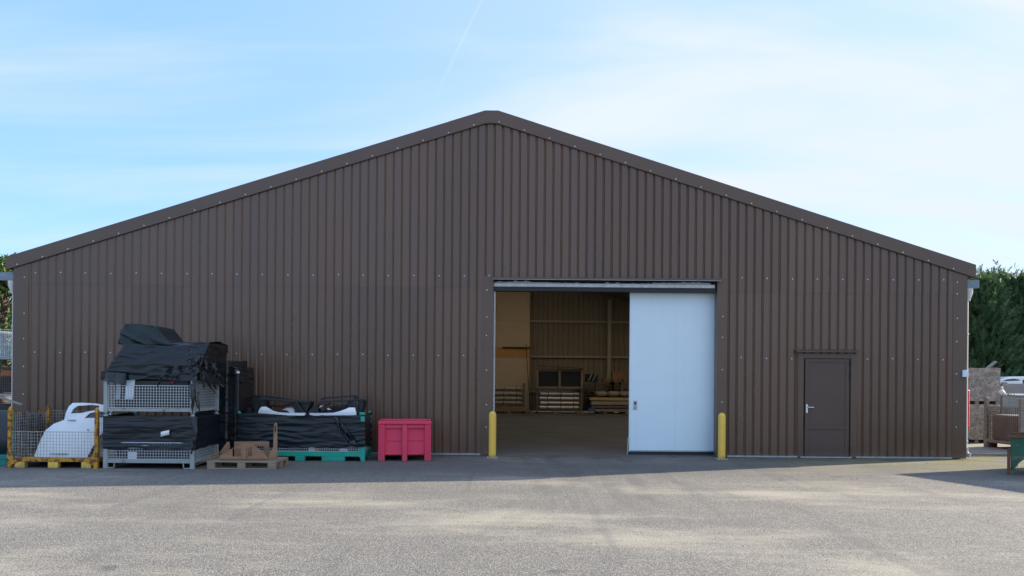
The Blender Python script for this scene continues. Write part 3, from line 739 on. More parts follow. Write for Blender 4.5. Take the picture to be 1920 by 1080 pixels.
# ------------------------------------------------------------------ red plastic box pallet
g = G(758.5, 865); rb = thing('plastic_bin', (g.x, g.y, 0), 'red plastic pallet bin with ribbed corners standing against the wall', 'bin', rz=math.radians(7.0))
bw, bd, bh, fz = 0.525, 0.92, 0.80, 0.135
tp = 0.012     # slight taper
m = MB()
m.box(-bw + 0.06, bw - 0.06, 0.085, 0.102, fz, bh - 0.05); m.box(-bw + 0.06, bw - 0.06, bd - 0.062, bd - 0.045, fz, bh - 0.05)
m.box(-bw + 0.045, -bw + 0.062, 0.05, bd - 0.05, fz, bh - 0.05); m.box(bw - 0.062, bw - 0.045, 0.05, bd - 0.05, fz, bh - 0.05)
m.box(-bw + 0.05, bw - 0.05, 0.05, bd - 0.05, fz - 0.005, fz + 0.02)
m.build('bin_wall', 'red_plastic', rb, bevel=0.004)
for sx_ in (-1, 1):
    for yy in (0, bd - 0.13):
        m = MB(); x0 = sx_ * (bw - 0.13); x1 = sx_ * bw; a, b_ = min(x0, x1), max(x0, x1)
        m.box(a, b_, yy, yy + 0.13, 0, bh - 0.06); m.build('corner_post', 'red_plastic', rb, bevel=0.012)
        for k in range(3):
            xk = a + 0.03 + k * 0.035
            MB().box(xk - 0.007, xk + 0.007, yy - 0.008, yy + 0.02, 0.02, bh - 0.07).build('rib', 'red_plastic', rb, bevel=0.004)
for yy in (-0.004, bd - 0.096): MB().box(-0.052, 0.052, yy, yy + 0.10, 0, bh - 0.065).build('middle_post', 'red_plastic', rb, bevel=0.010)
for xx in (-bw, bw - 0.10): MB().box(xx, xx + 0.10, bd / 2 - 0.05, bd / 2 + 0.05, 0, bh - 0.065).build('middle_post', 'red_plastic', rb, bevel=0.010)
m = MB()
m.box(-bw - 0.006, bw + 0.006, -0.008, 0.06, bh - 0.06, bh); m.box(-bw - 0.006, bw + 0.006, bd - 0.06, bd + 0.008, bh - 0.06, bh)
m.box(-bw - 0.005, -bw + 0.06, 0.06, bd - 0.06, bh - 0.059, bh - 0.001); m.box(bw - 0.06, bw + 0.005, 0.06, bd - 0.06, bh - 0.059, bh - 0.001)
m.build('rim', 'red_plastic', rb, bevel=0.010)
for sg in (-1, 1):
    a, b_ = (-bw + 0.13, -0.052) if sg < 0 else (0.052, bw - 0.13)
    MB().box(a, b_, 0.030, 0.085, bh - 0.14, bh - 0.066).build('cross_rib', 'red_plastic', rb, bevel=0.006)
    MB().box(a, b_, 0.050, 0.085, 0.405, 0.428).build('cross_rib', 'red_plastic', rb, bevel=0.004)
    MB().box(a, b_, 0.066, 0.084, fz, 0.404).build('lower_panel', 'red_plastic', rb, bevel=0.003)
    for k in range(6):
        xk = a + (b_ - a) * (k + 0.5) / 6
        MB().box(xk - 0.014, xk + 0.014, 0.06, 0.085, fz - 0.022, fz - 0.002).build('tooth', 'red_plastic', rb, bevel=0.004)
MB().box(-bw + 0.10, bw - 0.10, bd - 0.12, bd - 0.02, 0, 0.12).build('skid', 'black_rubber', rb, bevel=0.006)  # set deep and coloured black so the gap under the bin looks shaded

# ------------------------------------------------------------------ stillages (steel cage pallets)
def stillage(name, loc, label, W, Dp, Ht, frame, wire, gate=0.48, base_h=0.11, rail=0.075, post=0.062, foot='block', footmat=None, rz=0, group=None, sides=0.85, back=True, n_feet=3, pitch=0.052, rails=True, frontpost=True, wr=0.0030, wire_mat_front=None):
    t = thing(name, loc, label, 'stillage', group, rz)
    hw = W / 2
    for x in (-hw, hw - post):
        for y in (0, Dp - post):
            m = MB(); m.box(x, x + post, y, y + post, 0.0, Ht); m.build('post', frame, t, bevel=0.004)
            MB().lathe([(post * 0.55, 0), (post * 0.45, 0.02), (post * 0.15, 0.05), (0, 0.055)], (x + post / 2, y + post / 2, Ht), 8).build('post_cap', frame, t)
    for (x0, x1, y0, y1) in ((-hw + post, hw - post, 0.006, 0.05), (-hw + post, hw - post, Dp - 0.05, Dp - 0.006), (-hw + 0.006, -hw + 0.05, post, Dp - post), (hw - 0.05, hw - 0.006, post, Dp - post)):
        MB().box(x0, x1, y0, y1, base_h, base_h + rail).build('base_rail', frame, t, bevel=0.004)
    MB().box(-hw + 0.05, hw - 0.05, 0.05, Dp - 0.05, base_h + 0.02, base_h + 0.03).build('floor_sheet', frame, t)
    zb = base_h + rail + 0.012
    if gate: 
        MB().wires((-hw + post + 0.012, 0.022, zb), (1, 0, 0), (0, 0, 1), W - 2 * post - 0.024, gate, pitch, pitch, wr).build('wire_panel', wire_mat_front or wire, t, kind='stuff')
        m = MB(); x0, x1 = -hw + post + 0.008, hw - post - 0.008
        m.tube([(x0, 0.018, zb), (x1, 0.018, zb), (x1, 0.018, zb + gate), (x0, 0.018, zb + gate), (x0, 0.018, zb)], 0.007, 6); m.build('gate_frame', wire_mat_front or wire, t)
    hs = (Ht - zb) * sides
    for x in (-hw + 0.028, hw - 0.028):
        MB().wires((x, post + 0.01, zb), (0, 1, 0), (0, 0, 1), Dp - 2 * post - 0.02, hs, pitch, pitch, wr).build('wire_panel', wire, t, kind='stuff')
        if rails:
            m = MB(); m.tube([(x, post, zb + hs), (x, Dp - post, zb + hs)], 0.010, 6); m.build('top_rail', frame, t)
    if back:
        MB().wires((-hw + post + 0.01, Dp - 0.03, zb), (1, 0, 0), (0, 0, 1), W - 2 * post - 0.02, hs, pitch * 1.0, pitch, wr).build('wire_panel', wire, t, kind='stuff')
    if foot == 'block':
        for k in range(n_feet):
            xk = -hw + 0.12 + 0.09 + (W - 0.42) * k / (n_feet - 1)
            for y in (0.012, Dp - 0.11):
                m = MB(); m.box(xk - 0.09, xk + 0.09, y, y + 0.10, 0.0, base_h - 0.002); m.build('foot', footmat or frame, t, bevel=0.006)
    elif foot == 'loop':
        for xk in (-hw + 0.13, hw - 0.13):
            for y in (0.02, Dp - 0.035):
                m = MB(); m.tube([(xk - 0.065, y, base_h), (xk - 0.062, y, 0.03), (xk - 0.045, y, 0.012), (xk + 0.045, y, 0.012), (xk + 0.062, y, 0.03), (xk + 0.065, y, base_h)], 0.011, 6); m.build('foot', frame, t)
    return t

# wrinkled film round a box: path is a list of (x, y) corners, open
def film(path, z_lo, z_hi, nz=18, step=0.035, amp=0.010, sag=0.02, seed=0.0, folds=5.0, closed=False):
    pts = []; seglen = []
    pp = [Vector((*p, 0)) for p in path]
    for a, b_ in zip(pp, pp[1:]):
        n = max(2, int((b_ - a).length / step))
        for i in range(n):
            tt = i / n; q = a.lerp(b_, tt); d = (b_ - a).normalized(); nrm = Vector((d.y, -d.x, 0))
            pts.append((q, nrm, tt))
    d = (pp[-1] - pp[-2]).normalized(); pts.append((pp[-1], Vector((d.y, -d.x, 0)), 1.0))
    n = len(pts) - 1
    m = MB(); vs = []; ln = [0.0]
    for i in range(n): ln.append(ln[-1] + (pts[i + 1][0] - pts[i][0]).length)
    for j in range(nz + 1):
        for i in range(n + 1):
            q, nr, tt = pts[i]; w = j / nz; s_ = ln[i]
            lo = z_lo(s_) if callable(z_lo) else z_lo; hi = z_hi(s_) if callable(z_hi) else z_hi
            z = lo + (hi - lo) * w
            rg = 1 - abs(noise.noise((s_ * 0.9 + seed, z * 11.0 + 1.2 * noise.noise((s_ * 1.6, z * 2, seed)), seed + 3)))
            a = amp * 0.8 * (rg ** 6 - 0.3) + amp * 0.55 * (noise.noise((s_ * 1.3 + seed, z * 16.0 + 0.8 * noise.noise((s_ * 2, z * 3, seed)), seed)) * 1.1 + 0.6 * noise.noise((s_ * 5 + seed, z * 34, 2 + seed)))
            a -= sag * 4 * tt * (1 - tt) * (0.6 + 0.4 * noise.noise((s_ * 1.2, z * 3, seed)))
            z2 = z + 0.012 * noise.noise((s_ * 2.2, z * 4, seed + 5))
            v = q + nr * (a + 0.012); vs.append((v.x, v.y, z2))
    fs = [(j * (n + 1) + i, j * (n + 1) + i + 1, (j + 1) * (n + 1) + i + 1, (j + 1) * (n + 1) + i) for j in range(nz) for i in range(n)]
    return m.add(vs, fs, True)
def ragged(base, amp, sc, seed):
    return lambda s_: base + amp * noise.noise((s_ * sc, seed, 0)) + amp * 0.5 * noise.noise((s_ * sc * 3.7, seed, 4))
# a torn strip of film hanging along a poly-line
def strip(m, pts, w0, w1, seed, n=14):
    pts = [Vector(p) for p in pts]
    def at(t):
        f = t * (len(pts) - 1); i = min(int(f), len(pts) - 2); return pts[i].lerp(pts[i + 1], f - i)
    vs = []
    for j in range(n + 1):
        t = j / n; c = at(t); w = (w0 + (w1 - w0) * t) * (0.75 + 0.5 * abs(noise.noise((t * 4, seed, 1))))
        tw = 1.4 * noise.noise((t * 2.3, seed, 9)); ax = Vector((math.cos(tw), math.sin(tw), 0.15 * math.sin(3 * tw)))
        c = c + Vector((0.02 * noise.noise((t * 5, seed, 3)), 0.02 * noise.noise((t * 5, seed, 6)), 0))
        for k in (-1, -0.33, 0.33, 1): vs.append(c + ax * (w / 2 * k) + Vector((0, -0.012 * (1 - k * k), 0)))
    m.add(vs, [(j * 4 + k, j * 4 + k + 1, j * 4 + k + 5, j * 4 + k + 4) for j in range(n) for k in range(3)], True)

# ---- yellow stillage with white body panels
g0 = G(98, 878)
YX, YY = g0.x, g0.y
yc = stillage('stillage', (YX, YY, 0), 'yellow rusty stillage with half height wire gate holding white body panels', 1.62, 1.2, 1.05, 'yellow_rust', 'wire_yellowcage', gate=0.46, base_h=0.115, rail=0.065, footmat='bollard_yellow', sides=0.92, pitch=0.056, wr=0.0026)
for sg in (-1, 1):      # gusset plates at the bottom corners
    x = sg * (0.81 - 0.031)
    m = MB(); m.prism([(x - 0.034, 0.0), (x + 0.034, 0.0), (x + 0.034, 0.30), (x, 0.34), (x - 0.034, 0.30)] , -0.010, -0.003); m.build('gusset', 'yellow_rust', yc)
    m = MB(); m.prism([(x - sg * 0.03, 0.05), (x - sg * 0.17, 0.12), (x - sg * 0.03, 0.26)], -0.006, -0.001); m.build('gusset', 'yellow_rust', yc)
def zoomA(pts): return [(x / 3.375, 580 + y / 3.375) for x, y in pts]
o_dep = {}
def panel_from(pts_list, Y, root_name, label, cat, matn, lean, group=None, thick=0.03, bulge=0.10):
    outs = []
    allp = [P(u, v, Y) for u, v in pts_list[0]]
    cxm = sum(p.x for p in allp) / len(allp); zmin = min(p.z for p in allp); zmax = max(p.z for p in allp); xr = max(abs(p.x - cxm) for p in allp)
    for pl in pts_list: outs.append([(P(u, v, Y).x - cxm, P(u, v, Y).z - zmin) for u, v in pl])
    hz_ = zmax - zmin
    dep = lambda x, z: lean * (z / hz_) + bulge * ((x / xr) ** 2) + bulge * 0.8 * max(0, z / hz_ - 0.5) ** 2 * 4 * 0.5
    o = plate(outs, thick, dep).build(root_name, matn)
    o.location = (cxm, Y, zmin); tag(o, label, cat, group)
    o_dep[o.name] = dep
    return o
Ya = YY + 0.30
panel_from([zoomA([(197, 935), (212, 860), (240, 772), (290, 730), (390, 692), (480, 655), (540, 643), (640, 640), (646, 740), (605, 800), (580, 850), (548, 940)]),
            zoomA([(487, 693), (512, 662), (560, 652), (632, 650), (636, 690)])], Ya, 'tailgate', 'large white car tailgate leaning in the yellow stillage', 'car panel', 'car_white', 0.30)
panel_from([zoomA([(392, 720), (397, 660), (408, 615), (428, 594), (500, 593), (580, 598), (642, 612), (642, 660), (560, 690), (480, 700)]),
            zoomA([(436, 660), (446, 632), (470, 612), (560, 606), (600, 612), (600, 640), (520, 655)])], Ya + 0.48, 'bumper', 'white car bumper with open centre behind the white tailgate', 'car panel', 'car_white', 0.12)
panel_from([zoomA([(560, 945), (600, 860), (640, 790), (655, 760), (655, 945)])], Ya + 0.40, 'wing_panel', 'narrow white wing panel beside the rusty yellow post', 'car panel', 'car_white', 0.1)
tg = next(o for o in C.objects if o.name == 'tailgate')
def on_tailgate(u, v, w, h, matn, name):
    "small fitting proud of the leaning tailgate"
    p = P(u, v, Ya); x = p.x - tg.location.x; z = p.z - tg.location.z
    ys = [tg.data.vertices[k].co for k in range(len(tg.data.vertices))]
    y = min((c for c in ys if abs(c.x - x) < 0.09 and abs(c.z - z) < 0.09), key=lambda c: c.y).y
    MB().box(x - w / 2, x + w / 2, y - 0.008, y + 0.01, z - h / 2, z + h / 2).build(name, matn, tg, bevel=0.003)
plate([[(P(u, v, Ya).x - tg.location.x, P(u, v, Ya).z - tg.location.z) for u, v in zoomA([(487, 693), (512, 662), (560, 652), (632, 650), (636, 690)])]], 0.008, lambda x, z: o_dep[tg.name](x, z) + 0.006).build('window', 'glass_dark', tg)
on_tailgate(157, 807, 0.022, 0.022, 'black_rubber', 'lock')
on_tailgate(110, 851, 0.34, 0.012, 'plastic_dark', 'trim_line')
on_tailgate(122, 789, 0.16, 0.010, 'plastic_dark', 'crease_shade')  # dark strip paints the shade line of a fold in the panel
m = MB()
pb_ = P(170, 778, Ya + 0.7)
m.box(-0.62, 0.25, 0, 0.3, 0, 0.55); o = m.build('moulding_box', 'plastic_black', bevel=0.05); o.location = (P(150, 778, Ya + 0.6).x, Ya + 0.55, 0.195); tag(o, 'black plastic moulding low behind the white panels', 'moulding')

# ---- teal stillage with dark mouldings at the frame edge
tcx = -9.98
ts = stillage('stillage', (tcx, -2.52, 0), 'teal stillage loaded with dark grey mouldings beside the yellow stillage', 1.62, 1.2, 0.98, 'teal_paint', 'wire_old', gate=0.0, base_h=0.11, rail=0.09, sides=0.25, back=False)
for k in range(4):
    yk = -2.50 + 0.20 + k * 0.26
    m = MB()
    def hood(a, c, k=k):
        x = -0.80 + 1.6 * a; th = c * math.pi * 0.62
        zb = 0.205; hh = 0.80 - 0.03 * k + 0.03 * math.sin(7 * k)
        e = abs(2 * a - 1) ** 3
        return (x, -0.05 + 0.26 * (1 - math.cos(th)) * 0.5 + 0.04 * e, zb + (hh - 0.05 * e) * min(1, math.sin(th) ** 0.55 if th < 1.57 else 1 - 0.25 * (th - 1.57)))
    m.grid(hood, 22, 14)
    o = m.build('bumper', 'plastic_dark', solid=0.012, normals=False); o.location = (tcx, yk, 0)
    tag(o, '%s dark grey rounded moulding standing in the teal stillage' % ('outermost', 'second', 'third', 'rearmost')[k], 'moulding', 'dark mouldings in the teal stillage')
a = P(0, 745, -2.0); b_ = P(42, 759, -2.0)
m = MB(); dd = (b_ - a); m.bar((0, 0, 0), tuple(-dd * 2.2), 0.05, 0.03); o = m.build('trim_strip', 'timber_grey'); o.location = b_; tag(o, 'brown grey trim strip lying sloped over the dark mouldings', 'strip')

# ---- stacked cages along the side of the warehouse (seen past the corner)
for zc, lab, wm in ((0.0, 'lowest old wire cage in the stack beside the left wall', 'wire_old'), (0.98, 'middle wire cage with orange goods in the stack beside the left wall', 'wire_old'), (1.97, 'topmost galvanised wire cage in the stack beside the left wall', 'wire_zinc')):
    cg = stillage('stillage', (-13.45, 4.2, zc), lab, 1.6, 1.2, 0.96, 'cage_grey' if zc > 1.5 else 'galv_grey', wm, gate=0.74, base_h=0.10, rail=0.06, foot='loop', group='cages stacked beside the left wall', sides=0.9)
    if zc < 1.5: 
        m = MB(); m.box(-0.72, 0.72, 0.08, 1.1, 0.20, 0.62 if zc > 0.5 else 0.85); o = m.build('crate_load', 'plastic_black', bevel=0.03); o.location = (-13.45, 4.2, zc); tag(o, 'black goods filling the %s wire cage of the stack' % ('middle' if zc > .5 else 'lowest'), 'goods')
    if 0.5 < zc < 1.5:
        for k in range(4):
            m = MB(); m.box(-0.15, 0.15, 0, 0.4, 0, 0.16); o = m.build('orange_tub', 'orange_plastic', bevel=0.03); o.location = (-12.85 - 0.33 * k, 4.35 + 0.05 * (k % 2), zc + 0.625); tag(o, 'orange tub on the black goods in the middle wire cage', 'tub', 'orange tubs in the stacked cages')

# ---- two grey stillages, one on the other
g1 = G(278, 879.5)
GX, GY, GW, GD = g1.x, g1.y, 1.63, 1.18
s1 = stillage('stillage', (GX, GY, 0), 'lower grey rusty stillage wound in black film, underneath another grey stillage', GW, GD, 0.955, 'cage_grey', 'wire_zinc', gate=0.30, base_h=0.105, rail=0.055, post=0.07, foot='loop', sides=0.9, pitch=0.05, wr=0.0029)
s2 = stillage('stillage', (GX, GY, 1.0), 'upper grey stillage with tattered black film, stacked on the lower one', GW, GD, 0.64, 'cage_grey', 'wire_zinc', gate=0.40, base_h=0.03, rail=0.055, post=0.07, foot='none', sides=0.95, pitch=0.05, wr=0.0029)
hw = GW / 2
path = [(-hw, GD), (-hw, 0), (hw, 0), (hw, GD)]
m = film(path, ragged(0.355, 0.05, 0.9, 3.3), ragged(0.955, 0.02, 1.2, 1.1), nz=30, amp=0.012, sag=0.05, seed=1.0)
m.build('stretch_film', 'wrap_black', s1)
m = MB()
for k, (x, z0, z1, w) in enumerate(((hw + 0.02, 0.95, 0.35, 0.10), (hw + 0.01, 0.90, 0.42, 0.06), (hw - 0.03, 0.5, 0.28, 0.05))):
    strip(m, [(x, -0.03, z0), (x + 0.02, -0.05, (z0 + z1) / 2), (x - 0.01, -0.03, z1)], w, w * 0.6, 4.0 + k)
m.build('torn_strip', 'wrap_torn', s1, kind='stuff')
lp = P(309, 812.5, GY - 0.03); 
m = MB(); m.grid(lambda a, c: ((a - .5) * 0.155 , 0.004 * math.sin(6 * a), (c - .5) * 0.085 + 0.035 * (a - .5)), 4, 2)
lo_ = m.build('paper_label', 'white_sheet', s1, solid=0.001, normals=False); lo_.location = (lp.x - GX, -0.022, lp.z)
# wood and bits inside the lower cage
for k in range(2):
    m = MB(); m.box(-0.72, 0.72, 0, 0.09, 0, 0.022); o = m.build('timber_lath', 'timber_grey', bevel=0.003); o.location = (GX, GY + 0.15 + 0.2 * k, 0.148); o.rotation_euler = (0, 0, R.uniform(-.02, .02)); tag(o, 'grey timber lath %s in the lower grey stillage' % ('just behind the wire gate', 'deeper inside')[k], 'lath', 'laths in the lower grey stillage')
m = MB(); m.box(0, 0.16, 0, 0.012, 0, 0.13); o = m.build('white_card', 'white_sheet'); k_ = P(240, 862, GY + 0.06); o.location = (k_.x, GY + 0.06, 0.172); tag(o, 'white card standing behind the wire of the lower grey stillage', 'card')
m = MB(); m.box(-0.70, 0.70, 0.2, 1.02, 0.19, 0.36); o = m.build('moulding_heap', 'plastic_black', bevel=0.03); o.location = (GX, GY, 0); tag(o, 'black mouldings packed inside the lower grey stillage', 'moulding')
# goods in the upper cage
m = MB(); m.box(-0.70, 0.70, 0.10, 1.05, 0.10, 0.62); o = m.build('moulding_heap', 'plastic_black', bevel=0.04); o.location = (GX, GY, 1.0); tag(o, 'black mouldings packed inside the upper grey stillage', 'moulding')
for u0, u1, lean, lab, mt in ((236, 252, 6, 'pale upright panel strip poking out of the upper grey stillage', 'white_paint'), (219, 228, 3, 'thin bluish upright strip beside the pale panel strip', 'flash_grey')):
    p0 = P(u0, 726, GY + 0.12); p1 = P(u1, 726, GY + 0.12)
    m = MB(); w = p1.x - p0.x; m.prism([(0, 0), (w, 0), (w + lean / 104, 0.62), (lean / 104 + 0.01, 0.62)], 0, 0.018); o = m.build('panel_strip', mt, bevel=0.003); o.location = (p0.x, GY + 0.07, 1.25); tag(o, lab, 'panel strip')
p0 = P(322, 724, GY + 0.03); m = MB(); m.lathe([(0.001, 0), (0.022, 0.008), (0.026, 0.025), (0.016, 0.04), (0.001, 0.045)], (0, 0, 0), 10); o = m.build('rag', 'red_guard'); o.location = (p0.x, GY + 0.03, 1.535); tag(o, 'small red rag on the upper wire gate', 'rag')
# hood of film over the load
def hoodfilm(a, c):
    # a round the perimeter left-back -> left-front -> right-front -> right-back, c bottom to top
    z0, z1 = 1.60 + 0.035 * noise.noise((a * 9, 2, 0)), 2.27
    # front sags lower to the right
    lx0, lx1 = -hw - 0.03, P(231, 646, GY).x - GX
    rx0, rx1 = hw + 0.03, P(384, 650, GY).x - GX + 0.02
    f = c ** 0.8
    prof = min(1, max(0, f))
    lx = lx0 + (lx1 - lx0) * (prof ** 1.3); rx = rx0 + (rx1 - rx0) * prof
    y0 = -0.03 + 0.14 * c * c; y1 = GD + 0.02 - 0.12 * c * c
    s_ = a * 3
    if s_ < 1: x, y, nx, ny = lx, y1 + (y0 - y1) * s_, -1, 0
    elif s_ < 2: x, y, nx, ny = lx + (rx - lx) * (s_ - 1), y0, 0, -1
    else: x, y, nx, ny = rx, y0 + (y1 - y0) * (s_ - 2), 1, 0
    t = s_ % 1
    z = z0 + (z1 - z0) * c
    z += 0.05 * math.sin(math.pi * min(1, max(0, s_ - 1))) * (-1) * c if 1 <= s_ <= 2 else 0
    rg = 1 - abs(noise.noise((x * 0.9 + y, z * 9 + 0.8 * noise.noise((x * 2, y * 2, 1)), 5)))
    d = 0.022 * (rg ** 5 - 0.3) + 0.020 * noise.noise((x * 1.0 + y, z * 12 + 0.9 * x, 7)) + 0.016 * noise.noise((x * 3 + y * 3, z * 26 + x * 2, 3)) - 0.06 * 4 * t * (1 - t) * (1 - c)
    return (x + nx * d, y + ny * d, z)
m = MB(); m.grid(hoodfilm, 150, 30)
m.build('film_hood', 'wrap_black', s2)
m = MB()
lx1 = P(231, 646, GY).x - GX; rx1 = P(384, 650, GY).x - GX + 0.02
m.grid(lambda a, c: (lx1 + (rx1 - lx1) * a, 0.11 + (GD - 0.22) * c, 2.27 - 0.05 * math.sin(math.pi * a) * (1 if c < .02 else .3) + 0.05 * math.sin(math.pi * c) + 0.02 * noise.noise((a * 6, c * 6, 1))), 30, 20)
m.build('film_top', 'wrap_black', s2)
m = MB()
# hanging flap on the left, tatters on the right
fl = [P(190, 696, GY - 0.04), P(236, 700, GY - 0.05), P(236, 722, GY - 0.05), P(213, 718, GY - 0.06), P(188, 712, GY - 0.04)]
def flap(a, c):
    top = fl[0].lerp(fl[1], a); bot = fl[4].lerp(fl[3], min(1, a * 1.9)) if a < 0.53 else fl[3].lerp(fl[2], (a - .53) / .47)
    p = top.lerp(bot, c); return (p.x - GX, p.y - GY + 0.015 * math.sin(a * 14) * c, p.z - 1.0)
m.grid(lambda a, c: (flap(a, c)[0], flap(a, c)[1], flap(a, c)[2]), 16, 8)
m.build('film_flap', 'wrap_torn', s2)
for o in s2.children:
    if o.name.startswith(('film_hood', 'film_top')): o.location.z = -1.0
m = MB()
rr = random.Random(3)
for k in range(26):
    u = rr.uniform(352, 408); v = rr.uniform(648, 690)
    if u > 395: v = rr.uniform(680, 705)
    ln_ = rr.uniform(0.10, 0.42)
    y = GY - 0.05 if u < 372 else GY + (u - 366) / 44 * GD * 0.9
    p = P(u, v, y); 
    x = p.x - GX + (0 if u < 372 else 0.02); yy = y - GY
    if u >= 372: x = hw + 0.03 + rr.uniform(0, 0.05)
    strip(m, [(x, yy, p.z - 1), (x + rr.uniform(-.08, .08), yy - rr.uniform(0, .06), p.z - 1 - ln_ * 0.5), (x + rr.uniform(-.12, .12), yy - rr.uniform(0.0, .05), p.z - 1 - ln_)], rr.uniform(0.03, 0.12), rr.uniform(0.01, 0.06), rr.uniform(0, 50))
for u0, v0, u1, v1, w in ((312, 690, 296, 724, .06), (330, 686, 322, 716, .05), (336, 684, 318, 722, .03), (305, 692, 300, 722, .03), (362, 700, 368, 760, .07), (366, 706, 362, 775, .08), (371, 735, 374, 775, .05), (358, 720, 361, 770, .05)):
    a = P(u0, v0, GY - 0.04); b_ = P(u1, v1, GY - 0.03)
    strip(m, [(a.x - GX, -0.05, a.z - 1), ((a.x + b_.x) / 2 - GX + 0.02, -0.09, (a.z + b_.z) / 2 - 1), (b_.x - GX, -0.04, b_.z - 1)], w, w * 0.5, u0 * 0.37)
m.build('torn_strip', 'wrap_torn', s2, kind='stuff')
# skirt hanging over the right side panel
m = MB()
m.grid(lambda a, c: (hw + 0.035 + 0.03 * noise.noise((a * 6, c * 3, 0)) + 0.05 * c, 0.05 + (GD + 0.02) * a, 0.92 - (0.34 + 0.06 * noise.noise((a * 7, 3, 1)) + 0.10 * a) * c), 26, 10)
m.build('film_skirt', 'wrap_torn', s2)
# black sheet over the hump on top
sil = [(229, 652), (230, 628), (230.5, 613), (234, 608.5), (250, 607), (266, 608), (282, 610.5), (297, 614), (303, 620), (309, 628), (318, 638), (328, 645), (345, 652)]
silw = [P(u, v, GY + 0.25) for u, v in sil]
hx = sum(p.x for p in silw) / len(silw)
def hump(a, c):
    f = a * (len(silw) - 1); i = min(int(f), len(silw) - 2); p = silw[i].lerp(silw[i + 1], f - i)
    base = 2.24
    k = min(1.0, c / 0.10) ** 0.5 * min(1.0, (1 - c) / 0.25) ** 0.6
    if c == 0: k = 0.0
    if c == 1: k = 0.0
    h_ = max(0.0, p.z - base)
    y = 0.16 + 0.80 * max(0.0, c - 0.10) - (0.05 if c == 0 else 0)
    z = base + h_ * k * (1 - 0.15 * c)
    fold = -0.05 * (1 - abs(noise.noise((p.x * 3.0 + z * 4.2, 1.5, 8)))) ** 5 + 0.030 * noise.noise((p.x * 2.2 + z * 5.0, z * 2 - p.x * 3, 4)) + 0.02 * math.sin((p.x - hx) * 16 + z * 14) * (1 - c) * (1 if c < .5 else 0)
    return (p.x - hx, y + fold, z - 2.24 + 0.4 * fold * k)
sil2 = [(p.x - hx, max(0.0, p.z - 2.235)) for p in silw]
sil2 = [(sil2[0][0], 0.0)] + sil2 + [(sil2[-1][0], 0.0)]
def tdep(x, z):
    g = x * 2.6 + z * 5.2                     # folds fan down to the right
    f = -0.055 * (1 - abs(noise.noise((g, 0.4 * z, 8)))) ** 6 + 0.02 * noise.noise((x * 5, z * 5, 3))
    f += -0.035 * max(0, 1 - abs(x - sil2[0][0] - 0.07) / 0.05) * (z / 0.4)
    return 0.14 + 0.55 * max(0, z - 0.05) ** 1.5 + f + 0.36
m = plate([sil2], 0.72, tdep, 5); m.sm = [True] * len(m.f)
o = m.build('tarpaulin', 'tarp_black')
for p in o.data.polygons: p.use_smooth = abs(p.normal.z) < 0.6
o.location = (hx, GY, 2.24); tag(o, 'smooth black tarpaulin humped over the top of the upper grey stillage', 'tarpaulin')

# ---- film-wrapped stacks behind
BX0, BX1, BY0, BY1 = P(400, 700, -1.35).x - 0.35, P(428, 700, -1.35).x, -1.40, -0.25
wt = thing('wrapped_pallet', ((BX0 + BX1) / 2, BY0, 0), 'tall black film wrapped pallet load behind the grey stillages', 'pallet load')
w2 = (BX1 - BX0) / 2; d2 = BY1 - BY0
film([(-w2, d2), (-w2, 0), (w2, 0), (w2, d2), (-w2, d2)], 0.14, ragged(1.99, 0.02, 3, 8), nz=50, amp=0.02, sag=0.03, seed=9).build('stretch_film', 'wrap_black', wt)
MB().box(-w2, w2, 0.0, d2, 0.14, 1.93).build('load', 'plastic_black', wt, bevel=0.03)
MB().box(-w2, w2, 0, d2, 0.0, 0.138).build('base_pallet', 'pallet_old', wt)
BX2, BX3 = P(430, 700, -1.15).x, P(449, 700, -1.15).x
wt2 = thing('wrapped_pallet', ((BX2 + BX3) / 2, -1.20, 0), 'slim black film wrapped load beside the tall one, crumpled at the top', 'pallet load')
w2 = (BX3 - BX2) / 2 - 0.02; d2 = 0.95
film([(-w2, d2), (-w2, 0), (w2, 0), (w2, d2), (-w2, d2)], 0.05, 1.52, nz=44, amp=0.012, sag=0.01, seed=19).build('stretch_film', 'wrap_black', wt2)
film([(-w2, d2), (-w2, 0), (w2, 0), (w2, d2), (-w2, d2)], 1.53, ragged(1.86, 0.03, 3, 5), nz=24, amp=0.045, sag=0.0, seed=29).build('crumpled_film', 'wrap_torn', wt2)
MB().box(-w2, w2, 0.0, d2, 0.0, 1.80).build('load', 'plastic_black', wt2, bevel=0.03)
pp_ = P(446, 697, -1.21)
m = MB(); m.tube([(0, 0, 0), (0, 0, pp_.z - 0.03)], 0.024, 8); o = m.build('pole', 'plastic_dark'); o.location = (pp_.x + 0.03, -1.29, 0)
MB().lathe([(0.03, pp_.z - 0.035), (0.034, pp_.z - 0.01), (0.03, pp_.z + 0.01), (0, pp_.z + 0.012)], (0, 0, 0), 10).build('pole_cap', 'white_sheet', o); tag(o, 'thin dark pole with a white cap beside the slim wrapped load', 'pole')
p_ = P(409, 690, -1.3)
m = MB(); m.box(-0.03, 0.03, 0, 0.05, 0, 0.18); m.box(-0.10, 0.06, 0, 0.05, 0.181, 0.235); o = m.build('bracket', 'plastic_black', bevel=0.006); o.location = (p_.x, -1.3, 1.985); tag(o, 'small black bracket on top of the tall wrapped load', 'bracket')

